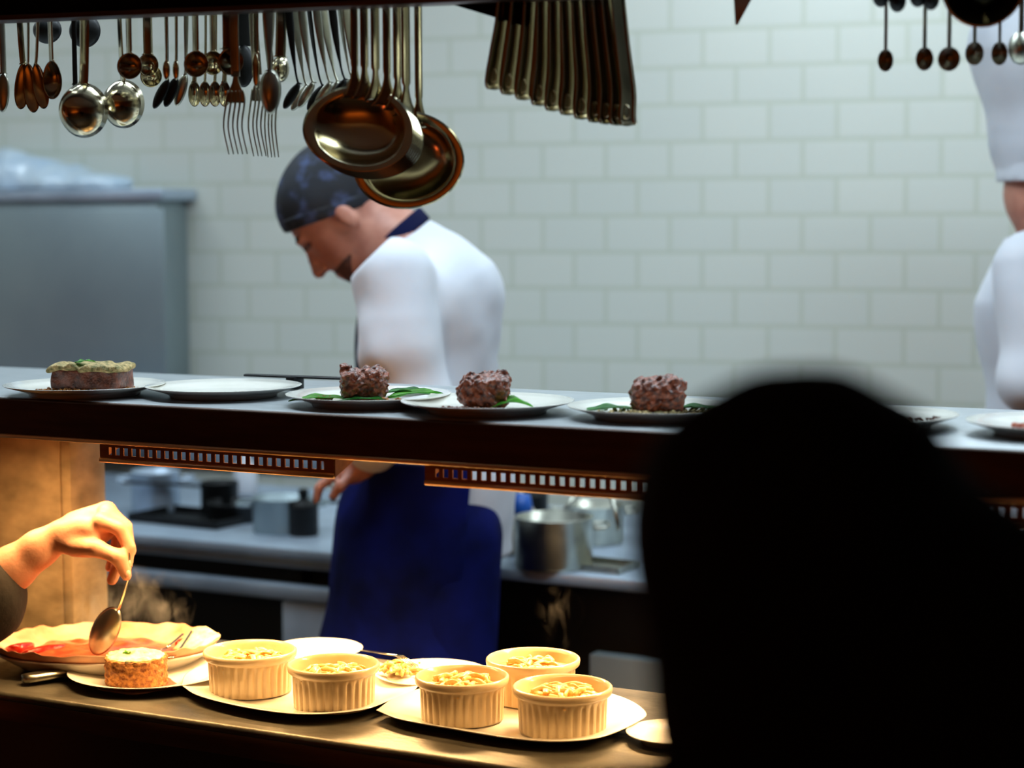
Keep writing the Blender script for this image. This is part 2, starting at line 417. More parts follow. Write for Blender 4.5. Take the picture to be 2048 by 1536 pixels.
def make_spoon(name,label,cat,cx,cy,wp,hp,rod,hw,convex=1,D=None,lean=0.,topx=None,neck=None,m='steel',power=2.,egg=.0,twist=0.,extra=0.,group=None,flange=0,tilt=0.):
    p=item_plane(cx,cy,rod,extra); s=pm(p); W,L=wp*s,hp*s
    t=thing(name,label,cat,p,RA+twist,group)
    D=D if D is not None else .22*min(W,L)
    bm=bowl(W,L,D,-1 if convex else 1,power,egg,flange)
    mt=Matrix.Rotation(lean,4,'Y')@Matrix.Rotation(tilt,4,'X')
    bmesh.ops.transform(bm,matrix=mt,verts=bm.verts)
    obj('bowl',bm,m,t,smooth='all')
    a=mt@Vector((0,0,L/2-.002)); zr=RODZ-p.z
    dx=((topx-cx)*s if topx is not None else a.x)
    zt=max(zr-.02,a.z+.02)
    hwm=hw*s; nk=(neck or hw)*s
    mid=[(a.x,a.y,a.z),(a.x+(dx-a.x)*.25,a.y*.5,a.z+(zt-a.z)*.12),(a.x+(dx-a.x)*.6,0,a.z+(zt-a.z)*.45),(dx,-extra*0,zt)]
    path=curve_pts(mid,5)
    n=len(path); wd=[nk+(hwm-nk)*min(1,max(0,(i/n-.35)*3)) for i in range(n)]
    wd[0]=max(nk*1.5,hwm); 
    ang=rnd.choice((-1,1))*rnd.uniform(.45,.8); obj('handle',sweep(path,[q_/math.cos(ang)*.95 for q_ in wd],.0022,Vector((math.cos(ang),math.sin(ang),0))),m,t,smooth='all')
    ht=hook_tail(dx,0,zr)
    obj('hook',sweep([tuple(path[-1])]+ht[1:],min(hwm,.006),.002),m,t,smooth='all')
    return t
U='hanging steel utensils'
# --- far left bundle
make_spoon('serving_spoon','dark serving spoon hanging at the far left edge, cut by the frame','spoon',6,185,30,78,1,9,1,m='steel_dull',lean=.06)
for i,(cx,cy,w_,h_,ln,lb) in enumerate([(44,172,34,92,.10,'leftmost of the three overlapping amber-lit spoons hanging at far left'),
    (62,176,36,98,-.12,'middle of the three overlapping amber-lit spoons hanging at far left'),(80,172,34,92,-.20,'rightmost of the three overlapping amber-lit spoons at far left')]):
    make_spoon('serving_spoon',lb,'spoon',cx,cy,w_,h_,1,10,0,lean=ln,egg=.15,topx=cx-4+i*3,extra=-.010*i)
make_spoon('serving_spoon','rounder spoon overlapping the right side of the far-left amber spoon bundle','spoon',104,160,44,76,0,24,0,topx=102,egg=.1,D=.012)
make_spoon('dark_ladle','dark round ladle hanging high behind the far-left spoon bundle','ladle',95,60,64,54,2,12,1,m='iron',D=.02)
make_spoon('dark_ladle','dark round ladle hanging high behind the handle of the largest ball-shaped ladle','ladle',170,62,70,66,2,12,1,m='iron',D=.02)
make_spoon('soup_ladle','large ball-shaped silver ladle, the lower left of the twin pair','ladle',168,221,110,108,0,32,1,D=.036,power=2.2,topx=176,m='steel')
make_spoon('serving_spoon','dark narrow spoon handle hanging behind the larger twin ladle','spoon',151,190,20,46,1,9,1,m='iron')
make_spoon('soup_ladle','second ball-shaped silver ladle, partly behind the larger twin','ladle',247,208,94,96,1,22,1,D=.030,power=2.2,topx=240)
# --- small ladles
make_spoon('small_ladle','small orange-glowing ladle directly above the second ball-shaped ladle','ladle',259,132,56,52,0,22,0,D=.016)
make_spoon('small_ladle','small round ladle half hidden behind the one left of it','ladle',296,130,46,46,1,16,0,D=.014)
make_spoon('small_ladle','small round ladle hanging lowest beneath the left pair of small ladles','ladle',302,152,48,44,2,14,0,D=.014)
for i,(cx,cy,w_,h_,ln,lb) in enumerate([(322,188,22,66,.55,'leftmost dark spoon seen edge-on with bright tip, beside the small ladles'),
    (342,184,24,64,.45,'middle of the three dark edge-on spoons beside the small ladles'),(362,180,24,66,.35,'right one of the three dark edge-on spoons, nearest the crowded ladles')]):
    make_spoon('serving_spoon',lb,'spoon',cx,cy,w_,h_,1,8,1,lean=ln,m='iron' if i<2 else 'steel_dull',topx=cx+16,extra=.008*i,neck=5)
for i,(cx,w_,tx,lb) in enumerate([(333,16,335,'polished slim handle spoon hanging left of the crowded middle ladles'),(352,14,356,'second polished slim handle spoon left of the crowded middle ladles')]):
    make_spoon('tasting_spoon',lb,'spoon',cx,140,w_,40,0,9,1,topx=tx,extra=.004*i,neck=5)
make_spoon('small_ladle','small ladle with orange glow, left of the front pair in the crowded middle','ladle',392,128,54,52,0,24,0,D=.016)
make_spoon('small_ladle','small ladle half hidden between the front pair in the crowded middle','ladle',426,126,46,48,1,20,0,D=.014)
make_spoon('small_ladle','small ladle with orange glow, right of the front pair in the crowded middle','ladle',461,123,56,54,0,24,0,D=.016)
make_spoon('dark_ladle','dark ladle hanging behind the right-hand glowing small ladle above the forks','ladle',487,132,46,84,2,26,1,m='iron',D=.014)
for i,(cx,lb) in enumerate([(389,'leftmost of four little spoons below the crowded middle ladles'),(410,'second from left of four little spoons below the crowded middle ladles'),(430,'third from left of four little spoons below the crowded middle ladles'),(449,'rightmost of four little spoons, next to the forks')]):
    make_spoon('tasting_spoon',lb,'spoon',cx,188,28,50,2,8,0,topx=cx+6,extra=-.006*i,D=.007)
# --- forks
def make_fork(label,xs,ytop,ytip,rod,hw,topx,bend,extra=0.):
    cx=sum(xs)/len(xs); p=item_plane(cx,ytop,rod,extra); s=pm(p); t=thing('serving_fork',label,'fork',p,RA)
    zr=RODZ-p.z; L=(ytip-ytop)*s
    bm=bmesh.new()
    for x in xs:
        x0=(x-cx)*s
        pts=curve_pts([(x0*.8,0,.012),(x0,-.002,-.004),(x0-bend*s*.5,-.006,-L*.5),(x0+bend*s*.6,-.002,-L)],5); n=len(pts)
        tube(pts,[.0017-.0009*i/n for i in range(n)],8,bm)
    obj('tines',bm,'steel_dull',t,smooth='all')
    wd=(max(xs)-min(xs))*s
    obj('shoulder',sweep(curve_pts([(0,0,-.004),(0,0,.012),(0,0,.034)],4),[wd*.98,wd*1.0,wd*1.0,wd*.95,wd*.8,wd*.6,wd*.4,wd*.3,wd*.25],.0025),'steel_dull',t,smooth='all')
    dx=(topx-cx)*s
    obj('handle',sweep(curve_pts([(0,0,.030),(dx*.5,-.003,zr*.5),(dx,0,zr-.004)],6),hw*s,.0026),'steel_dull',t,smooth='all')
    obj('hook',sweep(hook_tail(dx,0,zr),.005,.002),'steel_dull',t,smooth='all')
make_fork('large serving fork with five separate curved tines, left of the two hanging forks',[452,462,472,482,492],200,307,0,20,474,7)
make_fork('large serving fork with close-set tines, behind the pale spoon',[502,512,520,529],196,311,1,20,508,7,-.004)
make_fork('third serving fork, its tines overlapping behind the pale spoon at right',[533,541,548,556],196,313,1,16,530,3,.010)
make_spoon('oval_spoon','pale matt oval spoon hanging in front of the forks','spoon',541,184,47,88,0,20,1,D=.010,egg=-.12,m='steel_dull',topx=540,neck=6,extra=-.012)
make_spoon('ladle','small dark ladle with bright gleam right of the pale oval spoon','ladle',561,138,38,52,1,18,1,D=.016,topx=566)
make_spoon('serving_spoon','broad bright handle spoon hanging between the small ladles and pale spoon','spoon',512,140,16,70,0,17,1,topx=514,extra=.006)
# --- slanted spoons with waisted handles
for i,(bxp,byp,hx) in enumerate([(583,192,574),(599,196,586),(612,190,599),(631,196,613),(646,190,627),(662,188,641),(676,184,658),(690,180,674),(700,186,688)]):
    ordn=['leftmost','second','third','fourth','fifth','sixth','seventh','eighth','rightmost'][i]
    make_spoon('dessert_spoon',f'{ordn} from the left in the row of slanted dark-bowled spoons beside the big ladles','spoon',bxp,byp,21,60,2 if i%2 else 1,15,1,lean=.62,topx=hx,neck=4,m='steel_dull' if i%3 else 'iron',D=.005,extra=.004*(i%3),group='row of slanted spoons')
# --- nested big ladles
N=7
for i in range(N):
    cx,cy=(718+i*3.6,257+i*2.6) if i<6 else (815,321)
    hx=[712,733,756,780,802,820,842][i]
    ordn=['leftmost-handled and frontmost','second from the left','third from the left','middle','third from the right','second from the right','rightmost, fully visible and brightest orange'][i]
    ex=-.011+.0062*i+(.008 if i==6 else 0)
    p=item_plane(cx,cy,0,ex); s=pm(p)
    t=thing('big_serving_ladle',f'{ordn} of the seven nested big serving ladles','ladle',p,RA,'nested big serving ladles')
    W,L,D=238*s,(182 if i<6 else 192)*s,.026
    mt=Matrix.Rotation(.25 if i<6 else -.15,4,'Y')@Matrix.Rotation(-.34 if i<6 else .10,4,'X')
    b1=bowl(W,L,D,1,2.6,.06,flange=1,th=.0016,nr=18,na=56); bmesh.ops.transform(b1,matrix=mt,verts=b1.verts)
    obj('bowl',b1,'steel',t,smooth='all')
    dx=(hx-cx)*s; zr=RODZ-p.z
    q=min(.97,abs(dx)/(W/2)); az=L/2*math.sqrt(1-q*q)*.93
    pts=curve_pts([(dx*.96,-.001,az-.016),(dx,-.003,az+.014),(dx,-.003,az+.05),(dx,-.003,zr-.01)],6)
    n=len(pts); wd=[(52*max(0,1-j/8)**2+13.5)*s for j in range(n)]
    an=.75+.1*(i%3); obj('handle',sweep(pts,[q_/math.cos(an)*.9 if j_>8 else q_ for j_,q_ in enumerate(wd)],.003,Vector((math.cos(an),math.sin(an),0))),'steel',t,smooth='all')
    hy=-ex
    obj('hook',sweep([(dx,-.003,zr-.012),(dx,hy*.3,zr+.008),(dx,hy+.004,zr+.010),(dx,hy+.015,zr+.006),(dx,hy+.017,zr-.004)],.006,.0022),'steel',t,smooth='all')
# --- dark turner blade and knife tip
def blade(name,label,cat,pts,rod,extra,m,handle_top):
    P=[item_plane(a,b,rod,extra) for a,b in pts]; c=P[0]; Q=[((q-c).dot(DR),0,(q-c).z) for q in P]
    t=thing(name,label,cat,c,RA); bm=bmesh.new()
    a=[bm.verts.new((x,-.001,z)) for x,_,z in Q]; b=[bm.verts.new((x,.001,z)) for x,_,z in Q]
    bm.faces.new(a); bm.faces.new(b[::-1])
    for i in range(len(Q)): j=(i+1)%len(Q); bm.faces.new((a[j],a[i],b[i],b[j]))
    bmesh.ops.bevel(bm,geom=bm.edges[:],offset=.0006,segments=2,affect='EDGES')
    obj('blade',bm,m,t)
    xs=[q[0] for q in Q]; x=sum(xs)/len(xs); zt=max(q[2] for q in Q)
    obj('handle',sweep([(x,0,zt-.005),(x,0,zt+.02),(x,0,max(zt+.04,RODZ-c.z+.005))],.012,.004),m,t,smooth='all')
blade('turner_blade','black turner blade with a rounded corner hanging beside the tongs','turner',[(888,4),(1040,50),(1052,53),(1058,50),(1061,42),(1062,-60),(880,-60)],0,-.02,'blackm',0)
blade('pointed_knife','narrow knife tip hanging point down in front of the empty tiles','knife',[(1471,50),(1475,50),(1505,-5),(1512,-80),(1466,-80),(1468,0)],1,0,'steel_dull',0)
# --- tongs
bots=[(1004,180),(1031,190),(1058,200),(1087,211),(1112,221),(1139,229),(1165,237),(1190,243),(1210,246),(1230,248),(1247,249)]
tops=[1027,1050,1072,1092,1113,1132,1151,1170,1187,1203,1222]
for i,((bx_,by_),tx) in enumerate(zip(bots,tops)):
    ordn=['leftmost','second','third','fourth','fifth','sixth','seventh','eighth','ninth','tenth','rightmost'][i]
    lbl=(f'{ordn} of the fanned steel tongs hanging behind the turner blade' if i in (0,10) else f'{ordn} from the left of the eleven fanned steel tongs')
    p=item_plane(bx_,by_,0,.0); s=pm(p); t=thing('steel_tongs',lbl,'tongs',p,RA,'fanned steel tongs')
    zr=RODZ-p.z; y0=-.024+.0048*i
    dx=(tx-bx_)*s*1.35
    for j,(yy,nm) in enumerate([(0,'front_arm'),(.012,'back_arm')]):
        ox=.0*j
        pts=curve_pts([(0,y0+yy,0),(-.003,y0+yy,.010),(dx*.12,y0+yy,.045),(dx*.5,y0+yy*.8,zr*.5),(dx,y0+yy*.2,zr)],7)
        n=len(pts); wd=[(44 if q<2 else 54-12*min(1,q/20))*s for q in range(n)]; wd[0]=26*s; wv_=Vector((math.cos(1.14),math.sin(1.14),0))
        bm=bmesh.new(); sweep(pts,wd,.0016,wv_,bm=bm)
        if j==0:   # raised side beads give the channel section
            for sg in (-1,1): tube([Vector(q)+wv_*(sg*w__*.42)+Vector((.001,-.0012,0)) for q,w__ in zip(pts[1:],wd[1:])],.0013,8,bm)
        obj(nm,bm,'steel',t,smooth='all')
    obj('hinge',sweep([(dx,y0-.002,zr-.003),(dx,y0+.006,zr+.008),(dx,y0+.014,zr+.008),(dx,y0+.020,zr-.003)],.009,.002),'steel',t,smooth='all')
    obj('tip_loop',tube([(.0045*math.sin(a)-.0025,y0-.0025,.016+.0085*math.cos(a)) for a in np.linspace(0,2*PI,14)],.0009,6),'steel',t,smooth='all')
# --- right-hand group
for (cx,cy,w_,h_,hw,lb) in [(1771,121,31,44,7,'leftmost little round measuring spoon on a thin stem at upper right'),(1849,118,35,46,7,'second little measuring spoon on a thin stem at upper right'),
    (1898,118,44,48,8,'widest of the little measuring spoons, left of the big dark ladle'),(1949,107,36,46,6,'little measuring spoon hanging below the big dark ladle'),(1999,107,32,46,6,'rightmost little measuring spoon with a pale bowl')]:
    make_spoon('measuring_spoon',lb,'spoon',cx,cy,w_,h_,2 if cx>1940 else 1,hw,0,m='steel_dull',D=.010,group='measuring spoons')
for (cx,cy,lb) in [(1762,-8,'dark spoon bowl at the top edge behind the leftmost measuring spoon stem'),(1795,2,'dark spoon bowl with violet gleam right of the leftmost measuring spoon stem'),(1836,-8,'dark spoon bowl at the top edge behind the second measuring spoon stem'),(1862,-2,'dark spoon bowl with violet gleam right of the second measuring spoon stem')]:
    make_spoon('dark_spoon',lb,'spoon',cx,cy,34,44,0,7,1,m='iron',D=.012)
make_spoon('big_dark_ladle','big dark ladle with amber gleam at the top right corner','ladle',1966,-32,164,170,0,30,0,D=.045,power=2.3,m='steel',extra=-.02)
make_spoon('serving_spoon','blurred pale brown spoon at the right edge beside the tall white hat','spoon',2042,96,50,66,2,10,1,m='steel_dull',D=.014)

# ------------------------------------------------------------------ the pass: shelf, lower counter, pillar, heat lamps
XL, XR = -3.4, 1.6
SD = .44; CD = PZ(452,1279,CT_Z).y-YF
t=thing('pass_shelf','long steel pass shelf holding the upper row of plates','shelf',(0,YF,SH_Z))
obj('shelf_top',bx((XL,.003,-.010),(XR,SD,0),.003),'shelf',t)
obj('front_fascia',bx((XL,0,-SH_T),(XR,.05,-.0005),.0045,3),'fascia',t)['label']='dark bronze front fascia'
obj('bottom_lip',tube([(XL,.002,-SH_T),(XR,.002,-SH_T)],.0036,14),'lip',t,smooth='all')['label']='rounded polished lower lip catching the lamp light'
obj('back_fascia',bx((XL,SD-.02,-SH_T),(XR,SD,-.011),.004),'fascia',t)
t=thing('serving_counter','long worn steel serving counter under the warm heat lamps','counter',(0,YF,0))
bm=bx((XL,0,CT_Z-.014),(XR,CD,CT_Z),.0065,4); obj('counter_top',bm,'counter',t); obj('front_fascia',bx((XL,.006,CT_Z-CT_T),(XR,.05,CT_Z-.0135),.002),'fascia',t)['label']='dark front fascia under the counter edge'
obj('counter_base',bx((XL,.10,0.02),(XR,CD-.05,CT_Z-CT_T-.002)),'dark',t)  # recess shade under the counter put into its colour
XPL = XF(122,1000,.34).x; XPR = XF(141,1000,.34).x
t=thing('pillar','mottled plaster pillar slab standing on the counter at left','pillar',(XPL,YF+.34,CT_Z+.001))
PH=SH_Z-SH_T-CT_Z-.002
obj('pillar_body',bx((-.75,0,0),(-.001,.09,PH)),'stone',t,smooth=False); obj('pillar_edge_strip',bx((0.0005,0.001,0),(XPR-XPL,.089,PH),.002),'stone',t)
lamps=[(200,690),(850,1420),(1570,2230)]
LAMPL=['orange-lit slotted heat lamp at left under the shelf, with open right end','orange-lit slotted heat lamp in the middle under the shelf','orange-lit slotted heat lamp behind the silhouetted head']
for i,(xa,xb) in enumerate(lamps):
    dy=.012; zb=SH_Z-SH_T-.0005
    x0=XF(xa,900,dy).x; x1=XF(xb-22,930,dy).x; L=x1-x0; H=.030
    t=thing('heat_lamp',LAMPL[i],'heat lamp',(x0,YF+dy,zb-H))
    ns=26; pitch=(L-.05*L)/ns; zl,zh=.0105,.0215
    bm=bmesh.new(); box(bm,(0,0,.002),(L,.002,zl)); box(bm,(0,0,zh),(L,.002,H)); box(bm,(0,0,H-.002),(L,.055,H)); box(bm,(0,.052,.022),(L,.055,H-.002))
    e=[.025*L+pitch*k for k in range(ns+1)]; gap=pitch*.42
    box(bm,(0,0,zl),(e[0]+gap,.002,zh))
    for k in range(1,ns): box(bm,(e[k]-pitch*.5+pitch*.5-gap*.55,0,zl),(e[k]+gap*.55,.002,zh))
    box(bm,(e[ns]-gap,0,zl),(L,.002,zh))
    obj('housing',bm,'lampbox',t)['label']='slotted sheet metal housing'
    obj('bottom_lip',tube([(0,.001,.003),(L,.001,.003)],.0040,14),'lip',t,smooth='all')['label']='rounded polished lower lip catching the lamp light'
    for xx in (0,L):
        bm=bmesh.new(); pr=[(.001,.001),(.001,H-.001),(.054,H-.001),(.054,.021)]
        a=[bm.verts.new((xx-.0012,y,z)) for y,z in pr]; b=[bm.verts.new((xx+.0012,y,z)) for y,z in pr]
        bm.faces.new(a); bm.faces.new(b[::-1])
        for k in range(4): j=(k+1)%4; bm.faces.new((a[j],a[k],b[k],b[j]))
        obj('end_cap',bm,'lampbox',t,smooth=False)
    obj('heat_tube',tube([(.02,.040,.0235),(L-.02,.040,.0235)],.0028),'tube',t)
    area('heat_lamp_glow',(x0+L/2,YF+dy+.034,zb-H+.004),L*.92,.03,HEAT_POW*.06,WARM,(x0+L/2,YF+dy+.06,0),2.0)
    for (xs_,Ls,sy,pw,lb) in ([(x0-.42,.62,.12,.62,'short warm heat strip under the shelf directly above the reaching hand')] if i==0 else [])+[(x0,L,.44,1,['rear warm heat strip under the shelf behind the two left ramekins','rear warm heat strip under the shelf behind the three right ramekins','rear warm heat strip under the shelf behind the silhouetted head'][i])]:
        t2=thing('heat_tube_strip',lb,'heat lamp',(xs_,YF+sy,zb+.018)) if sy<.4 else thing('heat_tube_strip',lb,'heat lamp',(xs_,YF+SD+.02,zb-.02))
        yy=YF+sy if sy<.4 else YF+SD+.02
        obj('reflector',bx((0,-.03,.012),(Ls,.03,.0195),.002),'lampbox',t2); obj('heat_tube',tube([(.02,0,.006),(Ls-.02,0,.006)],.005),'tube',t2)
        area('heat_strip_glow',(xs_+Ls/2,yy,zb+(.0165 if sy<.4 else -.0215)),Ls*.92,.05,HEAT_POW*pw,WARM,(xs_+Ls/2,yy-(.0 if sy<.4 else .25),0),2.5)

# ------------------------------------------------------------------ plates
def plate_mesh(R,H,foot=.68,th=.0025):
    rf=R*foot
    prof=[(0,.0035),(rf*.9,.0035),(rf*.92,0),(rf,0),(rf*1.02,.004),(R*.80,H*.52),(R*.985,H-.0018),(R,H-.0004),(R*.992,H),(R*.80,H*.52+th),(rf*.98,.0065),(rf*.8,.0058),(0,.0058)]
    return lathe(prof,64)
def plate(label,cx,wpx,cyrim,ztop,H=.0165,name='plate',group='plates on the pass shelf',foot=.68,sq=1.,m='china'):
    p=PZ(cx,cyrim,ztop+H); R=wpx/2*pm(p)
    o=obj(name,plate_mesh(R,H,foot),m,smooth='all'); o.location=(p.x,p.y,ztop+.0003)
    if sq!=1: o.scale=(1,sq,1)
    tag(o,label,'plate',group); return o,R
def on(o,dxp,dyp,h=.0065):      # point on a plate, offset in camera-aligned px
    p=o.location.copy(); s=pm(p); q=p+R0*(dxp*s)+F0*(dyp*s); return Vector((q.x,q.y,p.z+h))
P1,_=plate('white plate under the herb-topped meat slab, far left of the pass shelf',170,322,767,SH_Z)
P2,_=plate('empty white plate on the pass shelf',447,314,770,SH_Z)
P3,_=plate('white plate with leaves under the left meat parcel, third on the shelf',737,334,786,SH_Z)
P4,_=plate('white plate with one bright leaf under the middle meat parcel',975,350,800,SH_Z)
P5,_=plate('white plate under the rounded meat parcel left of the silhouetted head',1305,345,810,SH_Z)
P6,_=plate('white plate on the shelf mostly hidden by the silhouetted head',1745,342,826,SH_Z)
P7,_=plate('white plate cut by the right edge of the frame on the shelf',2110,352,841,SH_Z)
# meat slab
def meatball(label,cx,cy,wp,hp,base,seed,tuft=None,name='meat_parcel'):
    p=on(base,cx,0,.0068); s=pm(p); a=wp*s/2; h=hp*s
    S=SDF(); S.box((0,0,h*.47),(a*.92,a*.85,h*.46),r=a*.42)
    S.ell((a*.35,0,h*.70),(a*.6,a*.6,h*.30),k=.008); S.ell((-a*.35,-.002,h*.42),(a*.62,a*.75,h*.42),k=.008)
    if tuft: S.ell((tuft[0]*a,0,tuft[1]*h),(a*.26,a*.3,h*.20),k=.004)
    S.off(wob(.0020,330,seed)); S.off(wob(.0013,800,seed+1))
    S.cut(half((0,0,0),(0,0,-1)))
    o=sobj(name,S,.0016,'meat',loc=p); o.rotation_euler=(0,0,YAW+seed*.3*0); tag(o,label,'meat','meat parcels'); return o
meatball('left browned meat parcel with a raised tuft on its left',-8,0,96,66,P3,3,(-.78,.92))
meatball('middle browned meat parcel, sloping up to the right',-6,0,104,68,P4,5,(.72,.90))
meatball('rounded browned meat parcel, nearest the silhouetted head',11,0,108,74,P5,9)
p=on(P1,15,0,.0068); s=pm(p); t=thing('meat_slab','browned meat slab topped with herb crumbs','meat',p,YAW-.25)
S=SDF(); S.box((0,0,.017),(.053,.030,.016),r=.005); S.off(wob(.0012,260,1)); S.cut(half((0,0,0),(0,0,-1))); sobj('slab_side',S,.0018,'terrine',t)
S=SDF(); S.box((0,-.001,.0345),(.056,.033,.0045),r=.004); S.off(wob(.0022,300,4)); sobj('crumb_topping',S,.0016,'herb',t)
def crumbs(label,base,pts,m,n,r,h=.0065,seed=0,name='crumb_garnish',cat='garnish'):
    rr=random.Random(seed); bm=bmesh.new(); c=on(base,0,0,h)
    for k in range(n):
        cx,cy,sx,sy=rr.choice(pts); s=pm(c); x=(cx+rr.gauss(0,1)*sx)*s; y=(cy+rr.gauss(0,1)*sy)*s
        q=R0*x+F0*y; rad=r*rr.uniform(.5,1.3)
        g=bmesh.ops.create_icosphere(bm,subdivisions=1,radius=rad)['verts']
        for v in g: v.co=Vector((v.co.x*rr.uniform(.8,1.4),v.co.y,v.co.z*.7))+Vector((q.x,q.y,rad*.6+rr.random()*rad))
    o=obj(name,bm,m,smooth='all'); o.location=c; tag(o,label,cat,None,'stuff'); return o
crumbs('golden crumbs around the herb-topped meat slab',P1,[(-60,-20,14,14),(10,-50,45,8),(85,-35,14,14),(70,20,20,20)],'crumb',160,.0024,seed=1)
crumbs('brown crumbs beside the leaves and left meat parcel',P3,[(-88,-10,10,14),(45,-52,16,8)],'crumb',60,.0030,seed=2)
crumbs('brown crispy shreds in front of the middle meat parcel',P4,[(-35,-50,34,9)],'jus',80,.0024,seed=3)
crumbs('pale green chopped salad under the rounded meat parcel',P5,[(-60,-10,30,26),(60,-15,30,20),(0,-50,40,8)],'herb',170,.0027,seed=4)
def leaf(label,base,x,y,L,W,ang,m='leaf',lift=.006,seed=0,h=.0068,curl=.25,name='salad_leaf'):
    p=on(base,x,y,h); s=pm(p); L*=s*1.1; W*=s*1.35; bm=bmesh.new(); n,k=14,6; g=[]
    for i in range(n+1):
        u=i/n; wd=W/2*math.sin(PI*u**.8)**.8+.0004; row=[]
        for j in range(-k,k+1):
            v=j/k; z=lift*math.sin(PI*u)*.6+abs(v)*lift*curl*2*math.sin(PI*u)+.0012*math.sin(u*17+seed)*abs(v)
            row.append(bm.verts.new((L*(u-.5),wd*v,max(z,0)+.0006)))
        g.append(row)
    for i in range(n):
        for j in range(2*k): bm.faces.new((g[i][j],g[i][j+1],g[i+1][j+1],g[i+1][j]))
    r=bmesh.ops.solidify(bm,geom=bm.faces[:],thickness=.0007)
    t=thing(name,label,'leaf',p,YAW+ang); obj('leaf_blade',bm,m,t,smooth='all')
    obj('leaf_vein',tube([(L*(u-.5),0,max(lift*math.sin(PI*u)*.6,0)+.0018) for u in np.linspace(.02,.95,10)],[.0009*(1.1-u) for u in np.linspace(0,.9,10)],6),m,t,smooth='all')
leaf('green leaf lying at the left of the plate with the left meat parcel',P3,-92,-30,120,60,.15,'leaf',.007,1)
leaf('dark leaf in front of the left meat parcel',P3,-5,-56,120,40,.08,'leafd',.007,2)
leaf('long green leaf hanging over the right rim beside the left meat parcel',P3,104,10,130,66,.35,'leaf',.009,3,.009)
leaf('dark green leaf behind the left meat parcel',P3,70,60,110,60,-.2,'leafd',.009,4,.008)
leaf('small bright green leaf in front of the middle meat parcel',P4,50,-48,84,44,.1,'leaf',.014,5)
leaf('pale green leaf at the left of the rounded meat parcel',P5,-80,10,110,60,.2,'leafd',.007,6)
leaf('brown-green leaf at the right of the rounded meat parcel',P5,90,20,110,50,-.2,'leafd',.007,7)
leaf('green leaf on top of the herb-topped meat slab',P1,6,-14,42,26,.5,'leaf',.004,8,.0068+.040,name='herb_leaf')
crumbs('orange garnish on the plate at the right edge of the frame',P7,[(-60,-10,14,10)],'sauce',50,.003,seed=6)
crumbs('small dark garnish on the plate mostly hidden by the head',P6,[(110,10,22,8)],'jus',30,.0022,seed=8)
# dark flat handle behind the empty plate
a=PZ(492,750,SH_Z+.02); b=PZ(690,757,SH_Z+.02)
t=thing('dark_pan_handle','flat dark pan handle lying behind the empty plate','handle',a)
d=b-a; obj('handle_bar',sweep([(0,0,0),tuple(d*.3),tuple(d*.7),tuple(d)],[.014,.02,.02,.022],.004,Vector((0,1,0))),'iron',t,smooth='all')
obj('support_stub',sweep([tuple(d*.5+Vector((0,0,-.018))),tuple(d*.5)],.03,.02,Vector((0,1,0))),'iron',t)

# ------------------------------------------------------------------ lower counter crockery
CZ=CT_Z
GL='crockery on the warm counter'
# red sauce dish with parchment
p=PZ(212,1281,CZ+.04); s=pm(p); R=228*s
t=thing('sauce_dish','wide shallow dish lined with peach-tinted parchment, filled with red sauce','dish',(p.x,p.y,CZ+.0003),YAW); t.scale=(1,.70,1)
def wv(t_,i,r,z):
    if i in (5,6,7,8): return r*(1+.010*math.sin(7*t_)+.008*math.sin(19*t_+1)), z*(1+.05*math.sin(11*t_)*math.sin(3*t_+1)+.04*math.sin(29*t_)*math.sin(2*t_))
    return r,z
obj('dish_body',lathe([(0,0),(R*.72,0),(R*.76,.004),(R*.97,.026),(R*.985,.028),(R*.97,.030),(R*.72,.008),(0,.006)],72),'china',t,smooth='all')
obj('parchment_liner',lathe([(0,.0085),(R*.70,.0095),(R*.80,.017),(R*.90,.026),(R*.97,.0335),(R*1.0,.041),(R*1.005,.043),(R*.995,.0425),(R*.955,.0345),(R*.88,.0275),(R*.78,.0185),(R*.68,.0105),(0,.0095)],144,wv),'paper',t,smooth='all')
S=SDF(); S.ell((0,0,.013),(R*.78,R*.56,.012)); S.off(wob(.0022,120,5)); o=sobj('tomato_sauce',S,.004,'sauce',loc=(p.x,p.y,CZ+.006)); o.rotation_euler=(0,0,YAW); tag(o,'chunky red tomato sauce filling the parchment-lined dish','sauce',None,'stuff')
def strip(name,label,cat,pts,wd,th,m,extra_parts=None):
    P=[PZ(x,y,CZ+z) for x,y,z in pts]; c=P[0].copy(); t=thing(name,label,cat,c)
    obj('body',sweep(curve_pts([q-c for q in P],5),wd,th),m,t,smooth='all'); return t,c
def food_strip(name,label,cat,pts,r,m):
    P=[PZ(x,y,CZ+z) for x,y,z in pts]; c=P[0].copy(); q=curve_pts([q-c for q in P],6); n=len(q)
    o=obj(name,tube(q,[r*(.35+.65*math.sin(PI*(i+.6)/(n+.2))**.5) for i in range(n)],12),m,smooth='all'); o.location=c; tag(o,label,cat,'roasted pepper strips'); return o
food_strip('pepper_strip','long red pepper strip at the front of the sauce dish','pepper',[(45,1312,.024),(90,1302,.027),(143,1296,.025)],.009,'pepper')
food_strip('pepper_strip','short red pepper strip at the left rim of the sauce dish','pepper',[(14,1300,.026),(36,1298,.029),(64,1291,.026)],.009,'pepper')
food_strip('pepper_strip','small dark red pepper piece at the right of the sauce dish','pepper',[(352,1288,.028),(368,1283,.030),(382,1286,.028)],.006,'pepper')
